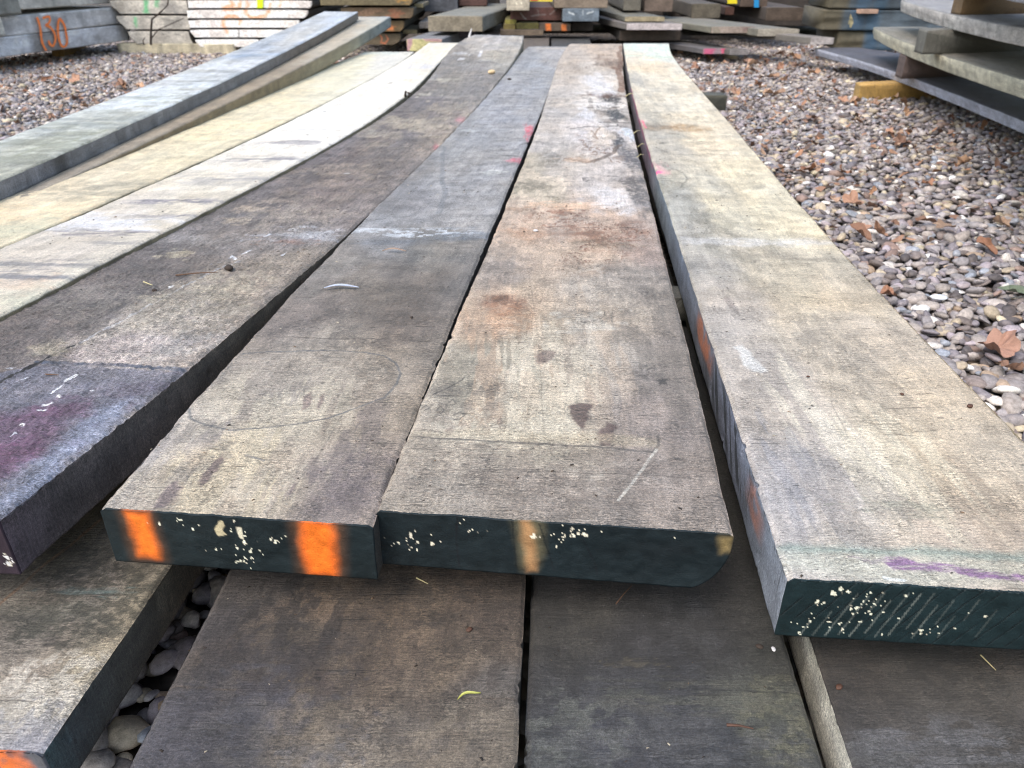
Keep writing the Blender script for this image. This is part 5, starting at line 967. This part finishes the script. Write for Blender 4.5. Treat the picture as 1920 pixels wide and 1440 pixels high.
def ico(sub):
    bm = bmesh.new(); bmesh.ops.create_icosphere(bm, subdivisions=sub, radius=1)
    V = np.array([v.co[:] for v in bm.verts]); F = np.array([[v.index for v in f.verts] for f in bm.faces]); bm.free(); return V, F
PAL = [((146, 140, 144), 5), ((158, 148, 144), 6), ((116, 110, 120), 5), ((150, 140, 134), 4), ((124, 110, 106), 3), ((176, 158, 128), 3), ((206, 200, 192), 1.3), ((176, 146, 116), .9), ((150, 138, 148), 4), ((96, 88, 90), 3), ((130, 140, 156), 1.5), ((228, 226, 228), .45), ((146, 116, 104), 1.2), ((190, 176, 140), .6)]
PC = np.array([lin(desat(c, .65)) * np.array([1.16, 1.15, 1.15]) for c, _ in PAL]); PW = np.array([w_ for _, w_ in PAL]); PW /= PW.sum()
def pebbles(regions, sub, spacing, warm, rs):
    base_v, F0 = ico(sub); pts = []
    for (x0, x1, y0, y1, keep) in regions:
        nx = int((x1 - x0) / spacing); ny = int((y1 - y0) / (spacing * .87))
        gx, gy = np.meshgrid(np.arange(nx), np.arange(ny)); X = x0 + (gx + .5 * (gy % 2)) * spacing; Y = y0 + gy * spacing * .87
        X = X.ravel(); Y = Y.ravel(); X = X + rng.normal(0, .28 * spacing, X.shape); Y = Y + rng.normal(0, .28 * spacing, Y.shape)
        m = keep(X, Y); pts.append(np.stack([X[m], Y[m]], -1))
    Q = np.concatenate(pts); n_ = len(Q)
    nvz = 10; variants = []
    for v in range(nvz):
        b = base_v.copy(); dirs = rng.normal(size=(5, 3)); dirs /= np.linalg.norm(dirs, axis=1)[:, None]
        f = 1 + sum(.11 * np.sin((b @ dd) * 2.6 + v) for dd in dirs); variants.append(b * f[:, None] * (1 if sub > 1 else 1.06))
    vi = rng.integers(nvz, size=n_); VV = np.array(variants)[vi]
    r = rs * np.exp(rng.normal(0, .27, n_)); sc = np.stack([r * rng.uniform(.95, 1.45, n_), r * rng.uniform(.75, 1.0, n_), r * rng.uniform(.36, .62, n_)], -1)
    VV = VV * sc[:, None, :]
    a = rng.uniform(0, 2 * np.pi, n_); tx = rng.normal(0, .3, n_); ty = rng.normal(0, .3, n_)
    cx, sx, cy, sy, ca, sa = np.cos(tx), np.sin(tx), np.cos(ty), np.sin(ty), np.cos(a), np.sin(a)
    x, y, z = VV[..., 0], VV[..., 1], VV[..., 2]
    x, y = x * ca[:, None] - y * sa[:, None], x * sa[:, None] + y * ca[:, None]
    y, z = y * cx[:, None] - z * sx[:, None], y * sx[:, None] + z * cx[:, None]
    x, z = x * cy[:, None] + z * sy[:, None], -x * sy[:, None] + z * cy[:, None]
    zc = rng.uniform(-.008, .008, n_) + .012 * (fbm(Q[:, 0] * 2.5, Q[:, 1] * 2.5, 77, 3) - .5)
    V = np.stack([x + Q[:, :1], y + Q[:, 1:], z + zc[:, None]], -1).reshape(-1, 3)
    F = (F0[None] + (np.arange(n_) * len(base_v))[:, None, None]).reshape(-1, 3)
    ci = rng.choice(len(PC), n_, p=PW); col = PC[ci] * rng.uniform(.72, 1.2, (n_, 1))
    wmix = (warm(Q[:, 0], Q[:, 1]) * rng.random(n_))[:, None]; col = col * (1 - wmix) + col.mean(1, keepdims=True) * np.array([1.15, .97, .84]) * wmix
    col = np.repeat(col, len(base_v), 0); return V, F, col
def keepR(X, Y):   # right of and beyond the planks
    edge = np.interp(Y, [0, .38, 1.3, 2.8, 4.1, 4.2, 8], [.36, .36, .42, .55, .68, -.2, -.2])
    return (X > edge) & (X < .95 + Y * .82)
def keepL(X, Y):
    edge = np.interp(Y, [0, 1, 2, 3.9, 4.0, 8], [-.75, -.75, -.72, -.55, .2, .2])
    return (X < edge) & (X > -.35 - Y * .85)
regN = [(.3, 2.6, .10, 2.0, keepR), (-2.2, -.7, .6, 2.0, keepL), (-.42, -.10, .12, 1.15, lambda X, Y: X > -9)]
regF = [(-.3, 5.8, 2.0, 6.4, keepR), (-5.2, .2, 2.0, 6.4, keepL), (-.75, -.45, 2.0, 4.3, lambda X, Y: X > -9)]
warm = lambda X, Y: .15 + .55 * sst(2.5, 4.5, Y)
a1 = pebbles(regN, 2, .0175, warm, .0100); a2 = pebbles(regF, 1, .0195, warm, .0105)
V = np.concatenate([a1[0], a2[0]]); F = np.concatenate([a1[1], a2[1] + len(a1[0])]); col = np.clip(np.concatenate([a1[2], a2[2]]), .01, .8)
gv = mesh_np('gravel', V, F, STONE, {'base': ('FLOAT_COLOR', np.concatenate([col, np.ones((len(col), 1))], 1))}, smooth=True); tag(gv, kind='stuff')
print('pebble verts', len(V))

# ------------------------------------------------------------------ leaves
def leaf_mesh(name, lobes, size, curl, col, seed):
    rr = random.Random(seed); n = 44; bm = bmesh.new(); rings = []
    cV = bm.verts.new((0, 0, 0))
    out = []
    for i in range(n):
        a = 2 * math.pi * i / n
        if lobes: r = .62 + .38 * abs(math.cos(lobes * a / 2)) ** 1.4 * (.75 + .35 * math.cos(a)) + .05 * rr.uniform(-1, 1)
        else: r = (.42 + .58 * abs(math.cos(a)) ** 1.6) * (1 + .03 * rr.uniform(-1, 1))
        out.append((a, r * size))
    for f in (.35, .7, 1.0):
        ring = []
        for a, r in out:
            x, y = math.cos(a) * r * f, math.sin(a) * r * f * (.8 if lobes else .6)
            z = curl * size * ((f ** 2) * (.5 + .5 * math.sin(a * 2 + seed)) + .22 * math.sin(a * 5 + seed * 2) * f + .1 * math.sin(x / size * 9 + seed))
            ring.append(bm.verts.new((x, y, z)))
        rings.append(ring)
    for i in range(n):
        j = (i + 1) % n; bm.faces.new((cV, rings[0][i], rings[0][j]))
        for q in range(2): bm.faces.new((rings[q][i], rings[q + 1][i], rings[q + 1][j], rings[q][j]))
    # stalk
    p0 = Vector((-size * .5, 0, .001)); p1 = Vector((-size * 1.25, .12 * size, .006))
    vv = [bm.verts.new(p0 + Vector((0, s_ * .0009, 0))) for s_ in (-1, 1)] + [bm.verts.new(p1 + Vector((0, s_ * .0006, 0))) for s_ in (1, -1)]
    bm.faces.new(vv)
    me = bpy.data.meshes.new(name); bm.to_mesh(me); bm.free()
    at = me.attributes.new('base', 'FLOAT_COLOR', 'POINT'); c = tuple(lin(col) * .85) + (1,)
    at.data.foreach_set('color', np.tile(np.array(c, np.float32), len(me.vertices)))
    me.polygons.foreach_set('use_smooth', np.ones(len(me.polygons), bool)); me.materials.append(LEAF)
    return me
LM = [leaf_mesh('fallen_leaf', lb, 1.0, cu, co, i + 1) for i, (lb, cu, co) in enumerate([(5, .35, (186, 142, 116)), (5, .5, (166, 120, 94)), (7, .3, (180, 150, 128)), (0, .35, (150, 100, 70)), (5, .6, (200, 162, 132)), (0, .5, (180, 138, 106)), (7, .45, (128, 92, 74))])]
def place_leaf(me, x, y, z, size, label, group=None, rot=None):
    o = bpy.data.objects.new('fallen_leaf', me); C.objects.link(o); o.location = (x, y, z); o.scale = (size,) * 3
    o.rotation_euler = rot or (rng.normal() * .3, rng.normal() * .3, rng.uniform(0, 6.28)); tag(o, label, 'leaf', group); return o
GREENL = leaf_mesh('fallen_leaf', 0, 1.0, .2, (120, 132, 112), 31)
BIG = leaf_mesh('fallen_leaf', 7, 1.0, .5, (176, 136, 118), 33)
x, y = P(1868, 655, .02); place_leaf(BIG, x, y, .022, .040, 'large tan crumpled leaf on the pebbles at the right edge', rot=(.1, -.1, .6))
x, y = P(1895, 692, .02); place_leaf(LM[1], x, y, .022, .020, 'small curled orange-brown leaf just below the large tan leaf', rot=(.5, .3, 2.))
x, y = P(1895, 549, .02); place_leaf(GREENL, x, y, .024, .040, 'grey-green narrow leaf on the pebbles at the right edge', rot=(.1, .2, .3))
NAMED = [(1650, 437, 5, .028, 'reddish brown lobed leaf on pebbles right of the pale plank', 0), (1735, 415, 1, .024, 'rust brown leaf lying flat in the middle of the right gravel', 3), (1850, 463, 5, .030, 'long curled brown leaf near the right edge', 3), (1580, 322, 1, .024, 'orange-brown folded leaf beside the pale plank', 1), (1810, 305, 0, .030, 'pale tan leaf high on the right gravel', 4),
         (1525, 270, 5, .02, 'brown leaf fragment by the pale plank', 3), (1520, 222, 0, .03, 'tan leaf on the upper right gravel', 0), (1500, 205, 2, .03, 'grey papery leaf on the upper right gravel', 2), (1740, 345, 1, .022, 'dark rust leaf left of centre in the right gravel', 1), (1690, 268, 6, .04, 'dark brown decayed leaf clump', 6), (1875, 420, 4, .026, 'brown leaf close to the right frame edge', 4), (1640, 195, 0, .028, 'tan leaf in front of the yellow bearer', 0), (1702, 212, 0, .03, 'orange leaf right of the yellow bearer', 4)]
for px, py, mi, s_, lb, mj in NAMED:
    x, y = P(px, py, .02); place_leaf(LM[mj], x, y, .022, s_, lb)
def scatter(n_, fx, grp, lab):
    c = 0
    while c < n_:
        x, y = fx()
        if x is None: continue
        place_leaf(LM[int(rng.integers(len(LM)))], x, y, .020 + rng.random() * .006, float(rng.uniform(.016, .040)), lab, grp); c += 1
def fR():
    y = rng.uniform(1.3, 5.6) if rng.random() < .75 else rng.uniform(3.4, 5.4); x = rng.uniform(.5, .4 + y * .78)
    return (x, y) if keepR(np.array([x]), np.array([y]))[0] and x > .55 + .06 * y else (None, None)
def fRn():
    y = rng.uniform(3.6, 5.4); x = rng.uniform(.7, 2.9); return x, y
def fLl():
    y = rng.uniform(2.2, 4.9); x = rng.uniform(-.4 - y * .62, -.95); return x, y
scatter(105, fR, 'brown leaves scattered on the right gravel', 'small dry brown leaf lying on the gravel to the right of the planks')
scatter(95, fRn, 'brown leaves gathered before the back piles', 'dry leaf among the drift of leaves before the fanned boards')
scatter(80, fLl, 'brown leaves scattered on the left gravel', 'small dry leaf on the gravel to the left of the planks')
# broken bits of dry leaf between the stones: nobody could count them
def litter(n_):
    Vs, Fs, Cs = [], [], []; b = 0
    pal = [lin(q) for q in ((162, 124, 100), (138, 104, 84), (182, 150, 126), (112, 80, 62), (176, 128, 96), (90, 70, 58))]
    c = 0
    while c < n_:
        if rng.random() < .62:
            y = rng.uniform(1.6, 5.9) ** 1.0; x = rng.uniform(.4, .42 + y * .78)
            if not keepR(np.array([x]), np.array([y]))[0] or rng.random() > .25 + .75 * float(sst(1.5, 3.6, y)): continue
        else:
            y = rng.uniform(1.9, 5.4); x = rng.uniform(-.35 - y * .8, -.8)
        if fbm(x * 2.2, y * 2.2, 55, 3) < .42: continue
        k_n = int(rng.integers(5, 9)); sz = rng.uniform(.006, .017); a0 = rng.uniform(0, 6.28)
        ang = a0 + np.sort(rng.uniform(0, 6.28, k_n)); rr = sz * rng.uniform(.6, 1.2, k_n)
        tz = rng.normal(0, .45, 2); px_, py_ = np.cos(ang) * rr, np.sin(ang) * rr * .75
        z = .012 + rng.random() * .010 + px_ * tz[0] + py_ * tz[1] + .25 * np.abs(px_)
        cz = z.mean() - .002
        Vs.append(np.vstack([[x, y, cz], np.stack([x + px_, y + py_, z], -1)]))
        Fs.append(np.array([[b, b + 1 + i, b + 1 + (i + 1) % k_n] for i in range(k_n)])); b += k_n + 1
        Cs.append(np.tile(pal[int(rng.integers(len(pal)))] * rng.uniform(.7, 1.2), (k_n + 1, 1))); c += 1
    V, F, Cc = np.concatenate(Vs), np.concatenate(Fs), np.concatenate(Cs)
    o = mesh_np('leaf_litter', V, F, LEAF, {'base': ('FLOAT_COLOR', np.concatenate([Cc, np.ones((len(Cc), 1))], 1))}, smooth=False); tag(o, 'scraps of dry brown leaf strewn between the pebbles', None, kind='stuff')
litter(5000)
# pale leaf stuck on the blue slab
x, z = PY(1592, 38, 4.86); o = place_leaf(leaf_mesh('fallen_leaf', 5, 1.0, .2, (214, 200, 150), 40), x, 4.85, z, .05, 'pale yellow leaf standing against the middle blue-sealed slab', rot=(1.4, .2, .9))

# ------------------------------------------------------------------ small debris on the planks
def twig(name, label, cat, pts, r, mat, zs_=None):
    V = []; F = []; n_ = len(pts); pts = [Vector(p_) for p_ in pts]
    for i, p_ in enumerate(pts):
        d = (pts[min(i + 1, n_ - 1)] - pts[max(i - 1, 0)]).normalized(); a = d.orthogonal().normalized(); b = d.cross(a)
        rr = r * (1 - .55 * i / max(n_ - 1, 1))
        for q in range(6):
            an_ = q * math.pi / 3; V.append(p_ + (a * math.cos(an_) + b * math.sin(an_)) * rr)
    for i in range(n_ - 1):
        for q in range(6): F.append((i * 6 + q, i * 6 + (q + 1) % 6, i * 6 + 6 + (q + 1) % 6, i * 6 + 6 + q))
    F.append(tuple(range(5, -1, -1))); F.append(tuple((n_ - 1) * 6 + q for q in range(6)))
    c0 = pts[0]; me = bpy.data.meshes.new(name); me.from_pydata([v - c0 for v in V], [], F); me.materials.append(mat)
    o = bpy.data.objects.new(name, me); C.objects.link(o); o.location = c0; tag(o, label, cat); return o
def on(px, py, z=ZT, h=.001): x, y = P(px, py, z); return (x, y, z + h)
TW = plain('twig_brown', (96, 72, 56), .8, .3, 400); TWD = plain('twig_dark', (56, 46, 40), .85, .3, 400); STR = plain('straw', (196, 186, 140), .7, .2, 300); GRB = plain('grass_blade', (170, 172, 90), .6, .2, 300)
PALE = plain('pale_splinter', (206, 204, 206), .6, .15, 500); RSTY = plain('rusty_brown_seed', (80, 54, 42), .7, .3, 500)
SILV = plain('silvery_leaf', (170, 178, 196), .45, .15, 300); TANL = plain('tan_seed_wing', (150, 128, 112), .6, .2, 300)
def blade(name, label, cat, p0, p1, width, mat, z, bow=.003, n_=9):
    a = Vector(on(*p0, z=z)); b = Vector(on(*p1, z=z)); d = b - a; s_ = Vector((-d.y, d.x, 0)).normalized(); bm = bmesh.new(); R0 = []
    for i in range(n_):
        t = i / (n_ - 1); c = a + d * t + Vector((0, 0, .0012 + bow * math.sin(math.pi * t))) + s_ * .0015 * math.sin(t * 5); w_ = width * (math.sin(math.pi * (t * .96 + .02)) ** .6)
        R0.append([bm.verts.new(c - s_ * w_), bm.verts.new(c + Vector((0, 0, -.0006))), bm.verts.new(c + s_ * w_)])
    for i in range(n_ - 1):
        for q in (0, 1): bm.faces.new((R0[i][q], R0[i][q + 1], R0[i + 1][q + 1], R0[i + 1][q]))
    r = bmesh.ops.extrude_face_region(bm, geom=list(bm.faces))
    for v in r['geom']:
        if isinstance(v, bmesh.types.BMVert): v.co.z += .0005
    bmesh.ops.recalc_face_normals(bm, faces=bm.faces)
    for v in bm.verts: v.co -= a
    me = bpy.data.meshes.new(name); bm.to_mesh(me); bm.free(); me.materials.append(mat)
    o = bpy.data.objects.new(name, me); C.objects.link(o); o.location = a; tag(o, label, cat); return o
blade('narrow_leaf', 'silvery narrow leaf lying across the grey orange-striped plank', 'leaf', (608, 543), (673, 541), .0026, SILV, ZT)
blade('seed_wing', 'tan seed wing on the grey plank just beyond the silvery leaf', 'seed', (717, 473), (762, 473), .0022, TANL, ZT)
blade('leaf_shred', 'small yellow-green shred of a leaf on the brown lower plank', 'leaf', (858, 1316), (900, 1300), .0010, GRB, ZL, .002)
twig('twig', 'thin brown twig on the charcoal lower plank below the black end', 'twig', [on(1155, 1134, ZL), on(1170, 1116, ZL, .002), on(1184, 1100, ZL)], .0006, TW)
twig('twig', 'short reddish twig low on the charcoal lower plank', 'twig', [on(1362, 1361, ZL), on(1385, 1364, ZL, .002), on(1412, 1368, ZL)], .0011, RSTY)
twig('straw_stalk', 'pale straw stalk at the far end of the brown lower plank', 'straw', [on(781, 1085, ZL), on(803, 1098, ZL, .002)], .0007, STR)
twig('straw_stalk', 'thin greenish stalk on the dark lower right plank', 'straw', [on(1838, 1230, ZL), on(1865, 1262, ZL, .003)], .0006, STR)
twig('twig', 'dark reddish twig on the dark purple-ended plank', 'twig', [on(330, 519, ZT, .002), on(370, 516, ZT, .003), on(408, 513, ZT, .002)], .0012, TW)
twig('twig', 'short pale splinter on the dark purple-ended plank', 'twig', [on(270, 531, ZT, .002), on(287, 539, ZT, .003)], .0008, STR)
twig('twig', 'thin brown twig on the purple painted area', 'twig', [on(86, 705, ZT, .002), on(112, 708, ZT, .003)], .0008, TW)
twig('splinter', 'upright pale splinter at the far end of the dark plank', 'splinter', [(-.205, 4.02, .226), (-.198, 4.02, .245), (-.192, 4.02, .262)], .006, PALE)
for i, (px, py, r_) in enumerate([(760, 180, .004), (766, 182, .003)]):
    twig('bark_crumb', ('upright dark bark crumb at the edge between the white and the dark plank', 'second dark bark crumb beside the upright one')[i], 'bark', [on(px, py, .209, .0), on(px + 1, py - 2, .209, .010), on(px + 6, py - 1, .209, .006)], r_, TWD)
def crumb(label, px, py, z, r_, mat, seed, flat=.6, name='wood_crumb', cat='crumb'):
    V_, F_ = ico(2); rr = np.random.default_rng(seed); V_ = V_ * (1 + .3 * (rr.random((len(V_), 1)) - .5)) * np.array([1.3, .9, flat]) * r_
    x_, y_ = P(px, py, z); o = mesh_np(name, V_, F_, mat, {}, smooth=False); o.location = (x_, y_, z + r_ * flat * .8); o.rotation_euler = (0, 0, seed); tag(o, label, cat); return o
CR = [('pale tan wood chip far up on the dark plank', 922, 138, .207, .012, 'P'), ('dark knobbly bark lump on the dark plank at mid-length', 430, 506, .2, .006, 'D'), ('small dark crumb on the dark plank near the pale splinter', 290, 546, .2, .0028, 'D'), ('little red-brown seed on the pale right plank', 1818, 763, .2, .0026, 'R'),
      ('tiny brown seed on the pale right plank left of the red-brown one', 1691, 740, .2, .0016, 'R'), ('tiny orange-brown speck on the left of the pale right plank', 1515, 707, .2, .0014, 'R'), ('dark rusty flake on the brown lower plank', 880, 1182, .11, .0022, 'R'), ('white curled shaving on the charcoal lower plank', 1450, 1218, .11, .0018, 'W'),
      ('dark crumb on the charcoal lower plank beside the curled shaving', 1424, 1214, .11, .0022, 'D'), ('small tan chip on the dark lower right plank', 1573, 1290, .11, .0024, 'R'), ('small dark crumb in the middle of the orange-striped plank', 772, 596, .2, .0018, 'D'), ('tan nugget of wood near the ridge of the dark plank', 955, 150, .207, .006, 'D'),
      ('white crumb on the pebble side of the rust-stained plank', 1004, 434, .2, .003, 'W')]
for i, (lb, px, py, z, r_, m_) in enumerate(CR):
    crumb(lb, px, py, z, r_, {'P': plain('tan_chip', (214, 188, 148), .7), 'D': TWD, 'R': RSTY, 'W': PALE}[m_] if m_ != 'P' else plain('tan_chip', (214, 188, 148), .7), i + 1)
# splinters hanging at the edge of the centre plank
for i, (px, py) in enumerate([(1178, 180), (1192, 250), (1200, 275), (1198, 295)]):
    twig('splinter', ['first', 'second', 'third', 'fourth'][i] + ' frayed splinter from the back on the right edge of the rust-stained plank', 'splinter', [on(px - 4, py, ZT, .0), on(px + 3, py - 2, ZT, .004), on(px + 8, py - 3, ZT, .002)], .0012 + .0006 * (i == 0), STR)
# twigs leaning on the grey log
def tpy(pts, Y): return [(PY(a, b, Y)[0], Y, PY(a, b, Y)[1]) for a, b in pts]
twig('branch', 'forked dark branch standing against the green-marked log', 'branch', tpy([(283, 84), (283, 58), (285, 36), (300, 24), (314, 10), (318, -14)], 5.44), .008, TWD)
twig('branch', 'thin dark shoot leaning right in front of the green-marked log', 'branch', tpy([(284, 72), (296, 56), (318, 46), (345, 34)], 5.43), .004, TWD)
twig('branch', 'short broken stub at the foot of the grey log', 'branch', tpy([(270, 84), (268, 76), (272, 70)], 5.42), .005, TWD)
crumb('pale flat offcut on the gravel before the pink-ended board', 1368, 111, 0, .045, plain('offcut_wood', (170, 154, 128), .8), 90, .35, 'wood_offcut', 'offcut')
crumb('white flat shell-like stone chip on the right pebbles', 1760, 560, .012, .012, plain('white_chip', (226, 232, 240), .5), 91, .3, 'stone_chip', 'stone chip')
